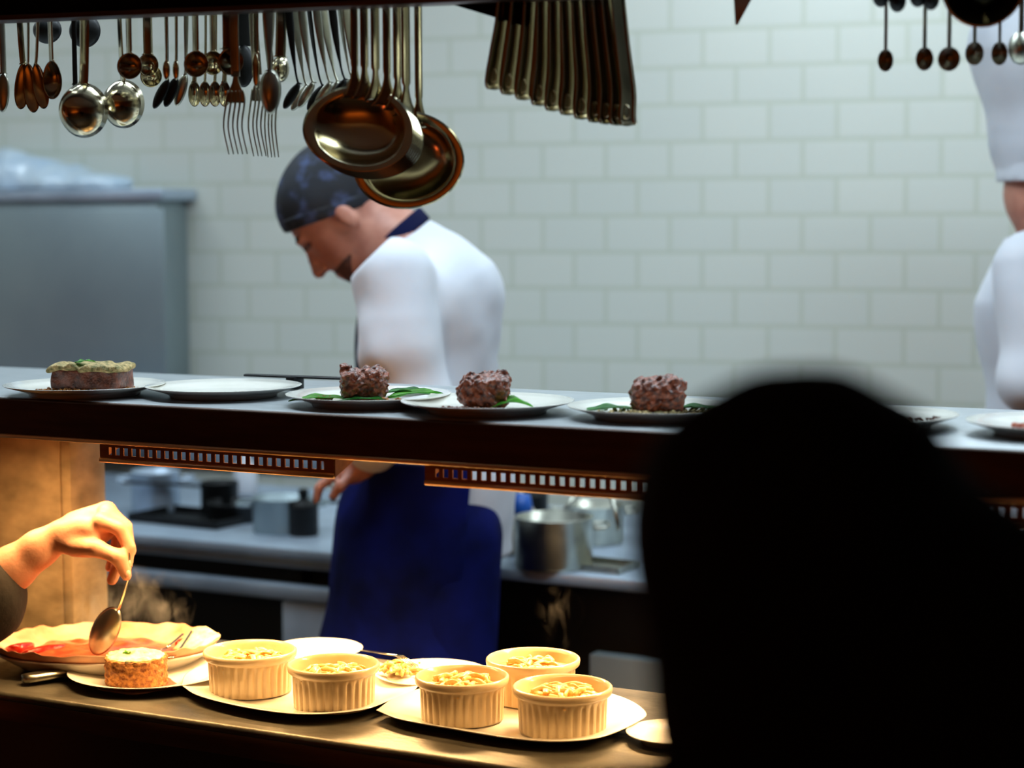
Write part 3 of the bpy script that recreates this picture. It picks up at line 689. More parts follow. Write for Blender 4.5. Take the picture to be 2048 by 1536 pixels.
# folded parchment corner and forks in the dish
P=[PZ(*q) for q in [(345,1300,CZ+.030),(388,1256,CZ+.05),(412,1254,CZ+.05),(441,1272,CZ+.046),(402,1300,CZ+.032)]]
c=P[0].copy(); bm=bmesh.new(); vs=[bm.verts.new(q-c) for q in P]; bm.faces.new(vs); bmesh.ops.triangulate(bm,faces=bm.faces[:]); bmesh.ops.subdivide_edges(bm,edges=bm.edges[:],cuts=3,use_grid_fill=True); bmesh.ops.solidify(bm,geom=bm.faces[:],thickness=.0015)
o=obj('parchment_corner',bm,'cream',smooth='all'); o.location=c; tag(o,'pale folded parchment corner at the right end of the sauce dish','paper')
for i,(q,lb) in enumerate([([(312,1312,.034),(340,1290,.040),(366,1268,.046)],'upper steel serving fork resting in the right of the sauce dish'),([(338,1316,.034),(358,1300,.037),(384,1262,.048)],'lower steel serving fork resting in the right of the sauce dish')]):
    P_=[PZ(x,y,CZ+z) for x,y,z in q]; c=P_[0].copy(); t=thing('table_fork',lb,'fork',c)
    pts=curve_pts([a_-c for a_ in P_],5); obj('handle',sweep(pts[4:],.004,.0018,Vector((0,1,0))),'steel',t,smooth='all')
    dr=(pts[4]-pts[0]); sd=dr.cross(ZU).normalized(); bm=bmesh.new()
    for k in (-1.5,-.5,.5,1.5): tube([pts[4]+sd*k*.001,pts[3]+sd*k*.003,pts[1]+sd*k*.003,pts[0]+sd*k*.0028],.0008,6,bm)
    obj('tines',bm,'steel',t,smooth='all')
# flat steel handle at left
P_=[PZ(46,1358,CZ+.010),PZ(110,1347,CZ+.012),PZ(190,1330,CZ+.014)]; c=P_[0].copy(); c.z=CZ; t=thing('flat_steel_server','flat steel server lying on the counter left of the cake plate','utensil',c)
obj('handle',sweep(curve_pts([a_-c for a_ in P_],6),[.020]+[.030]*12,.013,Vector((F0.x,F0.y,0))),'steel_dull',t,smooth='all')
obj('blade',sweep([P_[2]-c,PZ(240,1322,CZ+.006)-c,PZ(300,1308,CZ+.003)-c],[.02,.03,.045],.002,Vector((F0.x,F0.y,0))),'steel_dull',t,smooth='all')
# cake plate
CP,_=plate('white plate with the crusted round cake, nearest left on the counter',300,330,1338,CZ,.017,group=GL,foot=.6)
p=on(CP,-14,-72,.0068); s=pm(p); r=62*s; t=thing('crusted_cake','round cake with a browned crumb crust and pale creamy top','cake',p,YAW)
S=SDF(); S.cap((0,0,.0),(0,0,.001),r,r); S.ops=[]; 
S.ops.append((lambda P_:np.maximum(np.linalg.norm(P_[...,:2],axis=-1)-r,np.abs(P_[...,2]-.021)-.021),0,'u')); S.lo=np.array((-r,-r,-.004)); S.hi=np.array((r,r,.05)); S.off(wob(.0012,600,2))
sobj('crust',S,.0016,'crust',t)
S=SDF(); S.ell((0,0,.042),(r*.93,r*.93,.006)); S.ell((.004,0,.048),(.014,.012,.006),k=.006); S.ell((-.016,.008,.046),(.010,.012,.005),k=.005); S.off(wob(.0012,420,7)); sobj('creamy_top',S,.0015,'cream',t)
leaf('small green herb leaf on the crusted cake',CP,-28,-80,20,14,.3,'leaf',.003,9,.0068+.047,name='herb_leaf')
o=obj('gravy_pool',lathe([(0,0),(r*1.22,0),(r*1.25,.0008),(r*1.15,.0016),(0,.0018)],48,lambda t_,i,a_,z:(a_*(1+.06*math.sin(5*t_)),z)),'jus',smooth='all'); o.location=on(CP,-10,-78,.0062); tag(o,'brown gravy pool around the crusted cake','gravy',None,'stuff')
# platters
def platter(label,pts,H=.016,group=GL):
    """outline from rim points in the photo, lofted up from a smaller foot"""
    P=[PZ(x,y,CZ+H) for x,y in pts]; c=sum(P,Vector())/len(P); q=curve_pts([a_-c for a_ in P]+[P[0]-c],8)[:-1]
    rings=[(.62,0),(.66,0),(.90,H*.62),(.995,H-.0015),(1,H-.0005),(.992,H),(.88,H*.62+.002),(.64,.0045),(.3,.004)]
    bm=bmesh.new(); V=[[bm.verts.new((a_.x*f,a_.y*f,z-0)) for a_ in q] for f,z in rings]; n=len(q)
    for i in range(len(rings)-1):
        for k in range(n): bm.faces.new((V[i][k],V[i][(k+1)%n],V[i+1][(k+1)%n],V[i+1][k]))
    bm.faces.new(V[0][::-1]); bm.faces.new(V[-1])
    o=obj('platter',bm,'china',smooth='all'); o.location=(c.x,c.y,CZ+.0003); tag(o,label,'platter',group); return o
PA=platter('long white platter under the two left ramekins',[(362,1370),(400,1392),(500,1416),(610,1428),(720,1420),(780,1400),(836,1372),(800,1340),(700,1310),(560,1305),(430,1322),(375,1345)])
PB=platter('long white platter under the three right ramekins',[(752,1420),(800,1438),(900,1456),(1010,1474),(1110,1482),(1200,1474),(1270,1446),(1292,1424),(1240,1392),(1120,1366),(980,1360),(860,1372),(790,1395)])
PC,_=plate('overexposed white plate behind the two left ramekins',632,190,1296,CZ,.016,group=GL)
PDp,_=plate('white plate with pasta salad and fork, between the ramekin pairs',862,232,1343,CZ,.017,group=GL)
PE,_=plate('white plate cut by the silhouetted person at lower right',1345,190,1462,CZ,.014,group=GL)
# ramekins
def ram_mesh(R,H):
    n=240
    def wv(t_,i,r,z):
        if 3<=i<=12:
            f=math.sin((i-3)/9*PI)**.35 if 3<i<12 else 0
            r=r-.0024*f*(abs(math.sin(t_*15))<.42) - .0010*f*(1-abs(math.sin(t_*15)))
        return r,z
    b=R*.90
    pr=[(0,.003),(b*.8,.003),(b*.84,0),(b*.965,0.001)]
    for i in range(9): pr.append((b*(.97+.03*i/8),.003+(H*.76-.003)*i/8))
    pr+=[(b*1.0,H*.79),(R*.965,H*.81),(R*.99,H*.84),(R,H*.92),(R*.995,H*.97),(R*.965,H),(R*.935,H*.985),(R*.90,H*.9),(b*.92,H*.5),(b*.90,.010),(b*.8,.006),(0,.006)]
    return lathe(pr,n,wv)
def noodles(label,loc,R,n,seed,m='noodle',h=.0,dome=.008):
    rr=random.Random(seed); bm=bmesh.new()
    for k in range(n):
        a=rr.uniform(0,2*PI); d=R*.72*math.sqrt(rr.random()); x,y=d*math.cos(a),d*math.sin(a)*1.; L=rr.uniform(.018,.034); b=rr.uniform(0,2*PI); z=h+dome*(1-(d/R)**2)*rr.uniform(.6,1.2)
        if d>R*.5: L*=.7
        dx,dy=math.cos(b)*L/2,math.sin(b)*L/2; cu=rr.uniform(-.006,.006)
        q=curve_pts([(x-dx,y-dy,z),(x-dy*cu*80*.3,y+dx*cu*80*.3,z+rr.uniform(.001,.005)),(x+dx,y+dy,z+rr.uniform(-.002,.003))],4)
        sweep(q,rr.uniform(.005,.0085),rr.uniform(.003,.0045),Vector((0,0,1)) if rr.random()<.5 else Vector((math.sin(b),-math.cos(b),0)),8,bm)
    o=obj('pasta_filling',bm,m,smooth='all'); o.location=loc; return tag(o,label,'pasta',None,'stuff')
RL=[('ribbed cream ramekin at the far left of the five',500,190,1298,1),('ribbed cream ramekin second from the left, in front on the left platter',667,188,1325,2),
    ('ribbed cream ramekin third from the left, in front on the right platter',924,192,1349,3),('brightly lit cream ramekin standing behind the other two on the right platter',1066,192,1314,4),('ribbed cream ramekin nearest the silhouetted head',1125,204,1370,5)]
FL=['noodles with yellow cheese in the far left ramekin','noodles with ham bits in the second ramekin from the left','browned noodles in the third ramekin from the left','noodles in the brightly lit back ramekin','heaped noodles in the ramekin nearest the silhouetted head']
for (lb,cx,wp,cy,sd),fl in zip(RL,FL):
    z0=CZ+.0055; Hh=.062
    p=PZ(cx,cy,z0+Hh); R=wp/2*pm(p)
    t=thing('ramekin',lb,'ramekin',(p.x,p.y,z0),0,'ribbed ramekins on the counter')
    obj('ramekin_body',ram_mesh(R,Hh),'ceramic',t,smooth='all')
    S=SDF(); S.ell((0,0,0),(R*.86,R*.86,.005)); S.off(wob(.001,200,sd)); o=sobj('cheese_sauce',S,.0025,'broth',loc=(p.x,p.y,z0+Hh*.70)); tag(o,'cheese sauce around the '+fl,'sauce',None,'stuff')
    noodles(fl,(p.x,p.y,z0+Hh*.70+.002),R*.85,40,sd,dome=.012 if sd in(3,5) else .008)
p=on(PDp,-62,-6,.007); noodles('pale pasta salad on the plate between the ramekin pairs',p,.034,60,11,dome=.022)
crumbs('chopped green herbs on the pasta salad',PDp,[(-62,-6,18,12)],'leaf',26,.0018,h=.030,seed=12)
a=PZ(800,1312,CZ+.045)-Vector(); b=PZ(760,1306,CZ+.03)
t=thing('table_fork','steel fork leaning across the pasta salad','fork',b); d=a-b
bm=bmesh.new(); sd_=d.cross(ZU).normalized()
for k in (-1.5,-.5,.5,1.5): tube([d*.75+sd_*k*.002,d*1.0+sd_*k*.0035,d*1.7+sd_*k*.0032+Vector((0,0,-.012))],.0009,6,bm)
obj('tines',bm,'steel',t,smooth='all'); obj('handle',sweep([tuple(-d*1.2),(0,0,0),tuple(d*.8)],.006,.002,sd_),'steel',t,smooth='all')

# ------------------------------------------------------------------ kitchen behind
RY0 = PZ(275,1065,.90).y; RY0b=PZ(1100,1149,.90).y; RY=(RY0+RY0b)/2
KX0,KX1=-4.4,-1.15
def RX(px,py,dy=0): return PN(px,py,Vector((0,RY+dy,0)),Vector((0,1,0)))
xend=RX(1262,1165).x
t=thing('cooking_range','long steel cooking range along the tiled wall with dark openings below','range',(0,RY,0))
obj('worktop',bx((KX0,0,.875),(xend+.25,.80,.90),.006),'brushm',t)
obj('front_panel',bx((KX0,.012,.855),(RX(900,1100).x,.05,.874),.004),'brushm',t)
obj('control_rail',bx((KX0,.004,.785),(RX(900,1100).x,.04,.818),.006),'brushm',t)
xa=RX(556,1200).x; xb=RX(645,1200).x
obj('cabinet_panel',bx((xa,.014,.05),(xa+.42,.05,.78),.004),'brushm',t)
hh=obj('door_handle',sweep([(xa+.10,-.006,.66),(xa+.2,-.02,.655),(xa+.3,-.006,.65)],.02,.012),'iron',t)
xr=RX(1172,1280).x
obj('cabinet_panel',bx((xr,.014,.05),(xr+.45,.05,.74),.004),'brush',t)
obj('body_shell',bx((KX0,.10,.03),(xend+.2,.78,.874)),'dark',t,smooth=False)  # near-black block painted as the shade inside the openings
for i,x in enumerate([KX0+.1,xa-.02,xend+.15]): obj('leg',bx((x,.06,0),(x+.04,.098,.84),.003),'iron',t)
# wall cabinet
def WPn(px,py,off=0.): return PN(px,py,W0-NR*off,NR)
cq=WPn(326,377,.20); cl=(cq-W0).dot(DR)
t=thing('wall_cabinet','grey brushed steel cabinet at left under the plastic-wrapped bundle','cabinet',(W0.x-NR.x*.20,W0.y-NR.y*.20,0),RA)
zt=cq.z; zb_=WPn(200,856,.20).z
obj('cabinet_body',bx((cl-1.6,.012,zb_),(cl-.03,.195,zt-.012),.004),'brush',t); obj('door',bx((cl-1.6,0,zb_+.01),(cl,.014,zt-.055),.004),'brush',t)
obj('top_rim',bx((cl-1.6,-.004,zt-.03),(cl,.197,zt),.004),'brushm',t)
o=obj('steel_backsplash',bx((cl-1.7,.01,.905),(cl+.9,.022,zb_-.003),.002),'brushm'); o.location=(W0.x-NR.x*.03,W0.y-NR.y*.03,0); o.rotation_euler=(0,0,RA); tag(o,'steel backsplash panel on the wall behind the range','panel')
c=WPn(60,345,.10); S=SDF()
for k,(u,z,r1,r2) in enumerate([(-.30,.03,.20,.075),(-.08,.035,.17,.080),(.08,.02,.12,.055),(.22,.012,.10,.035),(-.55,.03,.2,.07)]): S.ell((u,0,z+.0),(r1,.08,r2),k=.03)
S.off(wob(.006,40,3)); S.off(wob(.002,120,4)); S.cut(half((0,0,0),(0,0,-1)))
o=sobj('plastic_bundle',S,.008,'plastic',loc=(c.x-DR.x*.0,c.y,zt+.0005)); o.rotation_euler=(0,0,RA); tag(o,'crumpled clear plastic bundle lying on top of the grey cabinet','bundle')
# pots on the range
def pot(name,label,cx,ytop,wpx,ybot,dback,m,handle=None,lid=False,lip=True):
    pb=PZ(cx,ybot,.9005) ; pb=Vector((pb.x,pb.y+0,.9005)); s=pm(pb); R=wpx/2*s; H=(ybot-ytop)*s
    t=thing(name,label,'pot',pb,YAW); th=.003
    obj('pot_body',lathe([(0,0),(R*.96,0),(R,.006),(R,H-.004),(R*1.03,H-.002),(R*1.03,H),(R-th,H),(R-th,.006),(0,.004)],48),m,t,smooth='all')
    if handle=='loop':
        for sx in (-1,1): obj('loop_handle',tube(curve_pts([(sx*R*1.0,-.03,H*.8),(sx*(R+.03),-.03,H*.82),(sx*(R+.03),.03,H*.82),(sx*R,.03,H*.8)],5),.004,8),m,t,smooth='all')
    elif handle: obj('long_handle',sweep(curve_pts([(handle*R,0,H*.85),(handle*(R+.07),-.01,H*.95),(handle*(R+.18),-.03,H*1.05)],5),.018,.007,Vector((0,1,0))),'iron',t,smooth='all')
    if lid: ld=obj('lid',lathe([(0,H+.018),(R*.2,H+.018),(R*1.0,H+.003),(R*1.0,H+.001),(0,H+.012)],40),m,t,smooth='all'); obj('lid_knob',lathe([(0,H+.04),(.012,H+.036),(.010,H+.02),(.008,H+.014),(0,H+.014)],16),'iron',ld)
    return t,R,H
pot('stock_pot','steel stock pot on the range right of the steaming hand',312,940,96,1022,0,'brushm','loop')
pot('dark_saucepan','dark saucepan on the range left of the navy apron',440,962,76,1028,0,'iron',-1)
pot('frying_pan','dark frying pan on the range behind the left heat lamp',474,1002,120,1040,0,'iron',1)
pot('steel_bowl_pan','steel pan with dark contents beside the navy apron',566,992,120,1062,0,'brush','loop')
pot('dark_kettle_pot','small dark lidded pot next to the apron on the range',608,1010,60,1070,0,'iron',None,True)
pot('large_steel_pot','big shiny steel pot right of the chef in white',1108,1030,156,1132,0,'steel_dull','loop')
pot('back_steel_pot','second steel pot behind the big shiny one',1190,1006,120,1084,0,'steel_dull','loop')
pot('back_dark_pot','dark pot in the shade behind the big shiny one',1052,985,90,1066,0,'iron',None)
def tray(label,x0,x1,y,dep,m,h=.018,name='baking_tray'):
    a=PZ(x0,y,.901); b=PZ(x1,y+(x1-x0)*.102,.901); L=(b-a).length
    t=thing(name,label,'tray',(a.x,a.y,.901),math.atan2((b-a).y,(b-a).x)); 
    obj('tray_base',bx((0,0,0),(L,dep,.003)),m,t,smooth=False); bm=bmesh.new(); box(bm,(0,0,.003),(L,.006,h)); box(bm,(0,dep-.006,.003),(L,dep,h)); box(bm,(0,.006,.003),(.006,dep-.006,h)); box(bm,(L-.006,.006,.003),(L,dep-.006,h)); obj('tray_rim',bm,m,t,smooth=False)
tray('thin dark tray at the front edge of the range on the left',255,432,1042,.16,'iron')
tray('bright steel tray under the pots right of the chef',1030,1238,1128,.10,'steel_dull',.012)
o=obj('white_bottle',lathe([(0,0),(.028,0),(.03,.004),(.03,.07),(.012,.09),(.012,.11),(0,.112)],24),'white',smooth='all'); q=PZ(386,1010,.901); o.location=q+Vector((0,.22,0)); o.location.z=.901; tag(o,'small white bottle standing between the left pots','bottle')
q=PZ(1040,1108,.901); q.z=.901; t=thing('blue_squeeze_bottle','blue-topped bottle just right of the white jacket hem','bottle',q)
obj('bottle_body',lathe([(0,0),(.028,0),(.03,.004),(.03,.07),(.02,.085),(0,.085)],24),'board',t,smooth='all'); obj('blue_cap',lathe([(0,.08),(.024,.082),(.027,.10),(.022,.125),(0,.13)],24),'blue',t,smooth='all')
for i,(x0,y0,x1,y1,zz,lb) in enumerate([(1075,1035,1038,985,.17,'wooden spoon handle leaning out of the big shiny pot'),(1240,1060,1222,985,.15,'steel ladle handle leaning from the back pot at right'),(1120,1035,1160,975,.16,'steel handle sticking up from the big shiny pot')]):
    a=PZ(x0,y0,.98); 
    b=PD(x1,y1,depth(a)+.03); t_=obj('leaning_handle',tube([(0,0,0),tuple((b-a)*.5),tuple(b-a)],[.006,.005,.008],8),'board' if i==0 else 'steel_dull',smooth='all'); t_.location=a; tag(t_,lb,'utensil')

# ------------------------------------------------------------------ people
def Pframe(d):
    """local frame of a figure standing at image depth d: returns root location fn and point map"""
    def mk(px0):
        base=PD(px0,900,d); base.z=0
        def m(px,py,w_=0.):
            q=PD(px,py,d)+F0*w_-base; return (q.dot(R0),q.dot(F0),q.z)
        return base,m
    return mk
# --- chef in white
base,m=Pframe(3.8)(860); s=3.8/F_PX
t=thing('person','chef in white jacket, navy apron and dark patterned cap, head bowed to the left','person',base,YAW)
up=np.array((-.75,0,.66)); fr=np.array((-.66,0,-.75)); sdv=np.array((0,1,0.)); hc=np.array(m(675,430,0))
def hd(f,u,w_): return tuple(hc+fr*f+up*u+sdv*w_)       # metres in the head frame
hrot=(0,-math.atan2(.75,.66),0)                           # tilts local z onto 'up'
B=SDF()
B.ell(hd(-.012,.030,0),(.098,.078,.094),hrot,k=.0)      # skull
B.ell(hd(.025,-.045,0),(.066,.058,.075),hrot,k=.03)     # face
B.ell(hd(.048,-.100,0),(.030,.034,.024),hrot,k=.025)    # chin
B.cap(hd(.078,.010,0),hd(.108,-.045,0),.010,.0135,k=.012)  # nose
B.ell(hd(.098,-.048,.013),(.010,.008,.008),k=.008); B.ell(hd(.098,-.048,-.013),(.010,.008,.008),k=.008)
B.ell(hd(.080,-.078,0),(.012,.022,.007),hrot,k=.008); B.ell(hd(.078,-.091,0),(.011,.018,.006),hrot,k=.006)  # lips
B.cap(hd(.082,.020,-.035),hd(.086,.020,.035),.009,.009,k=.014)   # brow
for sg in (-1,1): B.ell(hd(-.014,-.015,sg*.078),(.018,.009,.032),hrot,k=.006)
B.cap(hd(-.035,-.03,0),m(800,500,.0),.056,.062,k=.03)
B.cap(m(800,505,0),m(855,600,0),.075,.11,k=.05)
B.ell(m(865,640,0),(.098,.155,.15),k=.05); B.ell(m(885,790,0),(.095,.14,.15),k=.05); B.ell(m(885,960,0),(.105,.15,.14),k=.05)
sh,el,ha=m(815,560,-.17),m(850,790,-.21),m(742,905,-.14)
B.cap(sh,el,.055,.043,k=.04); B.cap(el,ha,.043,.028,k=.02)
wr=np.array(ha); B.ell(tuple(wr+np.array((-.035,0,-.015))),(.045,.022,.03),k=.015)
for k in range(4):
    a0=wr+np.array((-.06,(-.02+.014*k)*1,-.025)); a1=a0+np.array((-.028,.002,-.022)); a2=a1+np.array((-.006,.002,-.026)); B.chain([a0,a1,a2],[.009,.0085,.0075],k=.004)
B.chain([wr+np.array((-.02,-.02,-.02)),wr+np.array((-.045,-.035,-.04)),wr+np.array((-.06,-.03,-.062))],[.012,.010,.009],k=.008)
sh2,el2,ha2=m(820,560,.17),m(800,800,.22),m(735,910,.10); B.cap(sh2,el2,.055,.043,k=.04); B.cap(el2,ha2,.043,.028,k=.02)
B.ell(tuple(np.array(ha2)+np.array((-.05,0,-.02))),(.05,.03,.03),k=.015)
lz=lambda q,z:(q[0],q[1],z)
for sg,xo in ((-1,.02),(1,-.03)):
    hp=m(890,1050,sg*.09); kn=(hp[0]-.04+xo,hp[1],.50); an=(hp[0]-.02+xo,hp[1],.09)
    B.chain([hp,kn,an],[.085,.055,.04],k=.04); B.cap(an,(an[0]-.14,an[1],.035),.042,.034,k=.03)
sobj('body',B,.007,'skinb',t)
# eyes/brows
for sg in (-1,1):
    S=SDF(); S.cap(hd(.090,.022,sg*.018),hd(.082,.026,sg*.048),.0045,.003); sobj('eyebrow',S,.0025,'hair',t)
    S=SDF(); S.ell(hd(.080,.002,sg*.032),(.013,.012,.006),hrot); sobj('eyelid',S,.0025,'beard',t)
S=SDF(); S.ell(hd(.0785,-.084,0),(.012,.020,.004),hrot); sobj('lips',S,.0025,'lips',t)
# stubble
S=SDF(); S.ell(hd(.025,-.045,0),(.0685,.0605,.0775),hrot); S.ell(hd(.048,-.100,0),(.0325,.0365,.0265),hrot,k=.025); S.cut(lambda P:((P-hc)@up)+.062-.25*(-((P-hc)@fr)).clip(-.02,.06)); S.cut(lambda P:-((P-hc)@fr)-.012)
sobj('stubble',S,.004,'beard',t)
# hair under the cap
S=SDF(); S.ell(hd(-.018,.028,0),(.1005,.0815,.0965),hrot); S.cut(lambda P:((P-hc)@fr)-.0+.35*((P-hc)@up)); S.cut(lambda P:-((P-hc)@up)-.035); 
sobj('hair',S,.005,'hair',t)
# cap: above the line (592,458)-(760,408)
a_=np.array(m(592,458)); b_=np.array(m(752,404)); dv=(b_-a_); nn=np.array((-dv[2],0,dv[0])); nn/=np.linalg.norm(nn); nn=nn if nn[2]>0 else -nn
S=SDF(); S.ell(hd(-.014,.036,0),(.108,.088,.101),hrot); S.ell(hd(-.055,.045,0),(.075,.07,.075),hrot,k=.03); S.off(wob(.0016,70,3)); S.cut(lambda P:-((P-a_)@nn)); cap_=sobj('cap',S,.005,'cap',t)
S=SDF(); S.ell(hd(-.014,.036,0),(.1095,.0895,.1025),hrot); S.cut(lambda P:np.abs((P-a_)@nn-.010)-.012); sobj('cap_band',S,.004,'cap',cap_)
# neck strap
S=SDF(); nk=np.array(m(792,478)); nx=np.array((-.66,0,.75)); 
S.ops.append((lambda P:np.maximum(np.abs(np.linalg.norm((P-nk)-((P-nk)@nx)[...,None]*nx,axis=-1)-.070)-.007,np.abs((P-nk)@nx)-.016),0,'u')); S._b(nk,.09)
sobj('neck_strap',S,.005,'navyd',t)
# jacket
J=SDF()
J.cap(m(812,510,0),m(870,600,0),.078,.125,k=.05)
J.ell(m(868,610,0),(.118,.19,.140),k=.05)
J.ell(m(885,770,0),(.112,.175,.16),k=.05); J.ell(m(893,960,0),(.122,.165,.15),k=.05)
J.cap(m(900,960,0),m(905,1100,0),.120,.122,k=.05)
shj=m(796,552,-.175); elj=m(842,790,-.215); J.cap(shj,m(812,690,-.215),.078,.074,k=.016); J.cap(m(812,690,-.215),elj,.074,.068,k=.01); J.cap(elj,m(760,875,-.17),.068,.050,k=.02)
J.cap(m(815,552,.165),m(800,790,.21),.075,.070,k=.04); J.cap(m(800,790,.21),m(750,880,.16),.068,.050,k=.03)
J.off(wob(.0035,30,11)); J.off(wob(.0012,85,12))
zc=m(0,1112)[2]; J.cut(lambda P:zc-P[...,2])
nkc=np.array(m(790,500)); J.cut(lambda P:(P-np.array(m(775,490)))@np.array((-.70,0,.72)))
J.cut(lambda P:-(np.linalg.norm(P-np.array(m(775,470)),axis=-1)-.066))
sobj('jacket',J,.006,'white',t)
# apron bib and skirt
A=SDF(); A.ell(m(868,700,0),(.155,.145,.24),k=.0); xcut=m(790,0)[0]; A.cut(lambda P:P[...,0]-xcut); A.cut(lambda P:np.abs(P[...,1])-.12); A.cut(lambda P:-(np.linalg.norm((P-np.array(m(868,700)))/np.array((.147,.137,.235)),axis=-1)-1)); sobj('apron_bib',A,.005,'navyd',t)
A=SDF(); A.cap(m(902,935,0),m(868,1060,0),.188,.190,k=.02); A.cap(m(868,1060,0),m(838,1310,0),.190,.200,k=.02)
A.cap(m(838,1310,0),m(842,1560,0),.196,.198,k=.02)
A.off(wob(.006,16,21)); A.off(wob(.0018,60,22))
a1=np.array(m(948,900)); a2=np.array(m(930,1120)); dd=a2-a1; n2=np.array((-dd[2],0,dd[0])); n2/=np.linalg.norm(n2); n2=n2 if n2[0]>0 else -n2
A.cut(lambda P:((P-a1)@n2)-.10*np.clip((P[...,1]+.02)*4,0,1)); z1=m(0,915)[2]; A.cut(lambda P:P[...,2]-z1)
sobj('apron_skirt',A,.007,'navy',t)
T_=SDF()
for sg,xo in ((-1,.02),(1,-.03)):
    hp=m(893,1060,sg*.085); T_.chain([hp,(hp[0]-.02+xo,hp[1],.50),(hp[0]-.01+xo,hp[1],.12)],[.112,.088,.075],k=.04)
T_.off(wob(.004,25,31)); T_.cut(lambda P:.07-P[...,2]); sobj('trousers',T_,.009,'navy',t)
for sg,xo in ((-1,.02),(1,-.03)):
    an=m(890,1050,sg*.09); S=SDF(); S.cap((an[0]-.02+xo,an[1],.055),(an[0]-.16+xo,an[1],.045),.052,.045,k=.02); S.cap((an[0]-.02+xo,an[1],.055),(an[0]-.02+xo,an[1],.12),.052,.05,k=.02); S.cut(lambda P:.0-P[...,2]); sobj('shoe',S,.008,'blackc',t)
# --- chef at the right edge
base,m=Pframe(3.9)(2110); s2=3.9/F_PX
t=thing('person','chef in white jacket and tall white hat cut off by the right edge','person',base,YAW)
B=SDF(); hc2=np.array(m(2100,405,0))
B.ell(tuple(hc2+(.0,0,.02)),(.092,.078,.10)); B.ell(tuple(hc2+(.035,0,-.045)),(.06,.06,.07),k=.03); B.ell(tuple(hc2+(.065,-.005,-.095)),(.026,.03,.022),k=.025)
B.cap(tuple(hc2+(.09,0,.0)),tuple(hc2+(.112,0,-.03)),.009,.012,k=.01); B.ell(tuple(hc2+(.088,0,-.065)),(.012,.022,.010),k=.008)
for sg in(-1,1): B.ell(tuple(hc2+(.005,sg*.078,-.01)),(.018,.009,.03),k=.005)
B.cap(tuple(hc2+(.03,0,-.05)),m(2120,500),.055,.06,k=.03); B.ell(m(2125,640),(.14,.17,.19),k=.05); B.ell(m(2125,860),(.13,.16,.22),k=.05); B.ell(m(2125,1000),(.13,.16,.14),k=.05)
B.cap(m(2030,520,-.15),m(2010,740,-.20),.05,.04,k=.03); B.cap(m(2110,760,-.24),m(2065,718,-.30),.032,.027,k=.02); B.cap(m(2010,740,-.20),m(2110,760,-.24),.04,.032,k=.02)
hw_=np.array(m(2052,716,-.30)); B.ell(tuple(hw_),(.04,.03,.022),k=.015)
for k in range(4): B.chain([hw_+np.array((-.02,-.022+.013*k,-.002)),hw_+np.array((-.045,-.022+.013*k,-.008+.003*k)),hw_+np.array((-.05,-.018+.012*k,-.028))],[.0095,.0085,.0075],k=.004)
B.chain([hw_+np.array((0,-.03,0)),hw_+np.array((-.02,-.042,-.014)),hw_+np.array((-.038,-.036,-.022))],[.011,.010,.008],k=.006)
B.cap(m(2160,520,.15),m(2180,760,.2),.05,.04,k=.03); B.cap(m(2180,760,.2),m(2100,800,.1),.04,.03,k=.02)
for sg in(-1,1):
    hp=m(2125,1050,sg*.09); B.chain([hp,(hp[0],hp[1],.5),(hp[0],hp[1],.08)],[.085,.055,.04],k=.03); B.cap((hp[0],hp[1],.05),(hp[0]-.12,hp[1],.04),.045,.035,k=.02)
sobj('body',B,.007,'skinb',t)
J=SDF(); J.cap(m(2120,500),m(2120,600),.09,.15,k=.05); J.ell(m(2108,650),(.150,.20,.20),k=.05); J.cap(m(2125,850),m(2125,1120),.155,.16,k=.05)
J.cap(m(2020,530,-.14),m(2012,740,-.19),.068,.062,k=.04); J.cap(m(2012,740,-.19),m(2095,762,-.235),.06,.046,k=.03); J.cap(m(2165,530,.15),m(2180,750,.2),.07,.06,k=.04); J.cap(m(2180,750,.2),m(2120,795,.12),.06,.045,k=.03)
J.off(wob(.003,30,41)); zc2=m(0,1140)[2]; J.cut(lambda P:zc2-P[...,2]); J.cut(lambda P:-(np.linalg.norm(P-hc2-np.array((.0,0,-.03)),axis=-1)-.095))
sobj('jacket',J,.006,'white',t)
H2=SDF(); H2.cap(tuple(hc2+(-.002,0,.075)),tuple(hc2+(-.002,0,.14)),.100,.108,k=.03); H2.cap(tuple(hc2+(-.002,0,.14)),tuple(hc2+(-.015,0,.31)),.108,.150,k=.03); H2.off(wob(.004,45,51)); zb2=hc2[2]+.045
H2.cut(lambda P:zb2-P[...,2]); hat_=sobj('tall_hat',H2,.006,'hatw',t)
S=SDF(); S.ops.append((lambda P:np.maximum(np.linalg.norm(P[...,:2]-hc2[:2]+np.array((.002,0)),axis=-1)-.104,np.abs(P[...,2]-zb2-.022)-.025),0,'u')); S._b(hc2+np.array((0,0,.08)),.11); sobj('hat_band',S,.006,'hatw',hat_)
S=SDF(); S.ell(tuple(hc2+(.0,0,.02)),(.095,.082,.10)); S.cut(lambda P:P[...,0]-hc2[0]); S.cut(lambda P:(hc2[2]+.042)-P[...,2]); sobj('hair',S,.006,'hair',t)
T_=SDF(); 
for sg in(-1,1): hp=m(2125,1050,sg*.085); T_.chain([hp,(hp[0],hp[1],.5),(hp[0],hp[1],.1)],[.115,.09,.075],k=.04)
T_.cut(lambda P:.06-P[...,2]); sobj('trousers',T_,.01,'navyd',t)
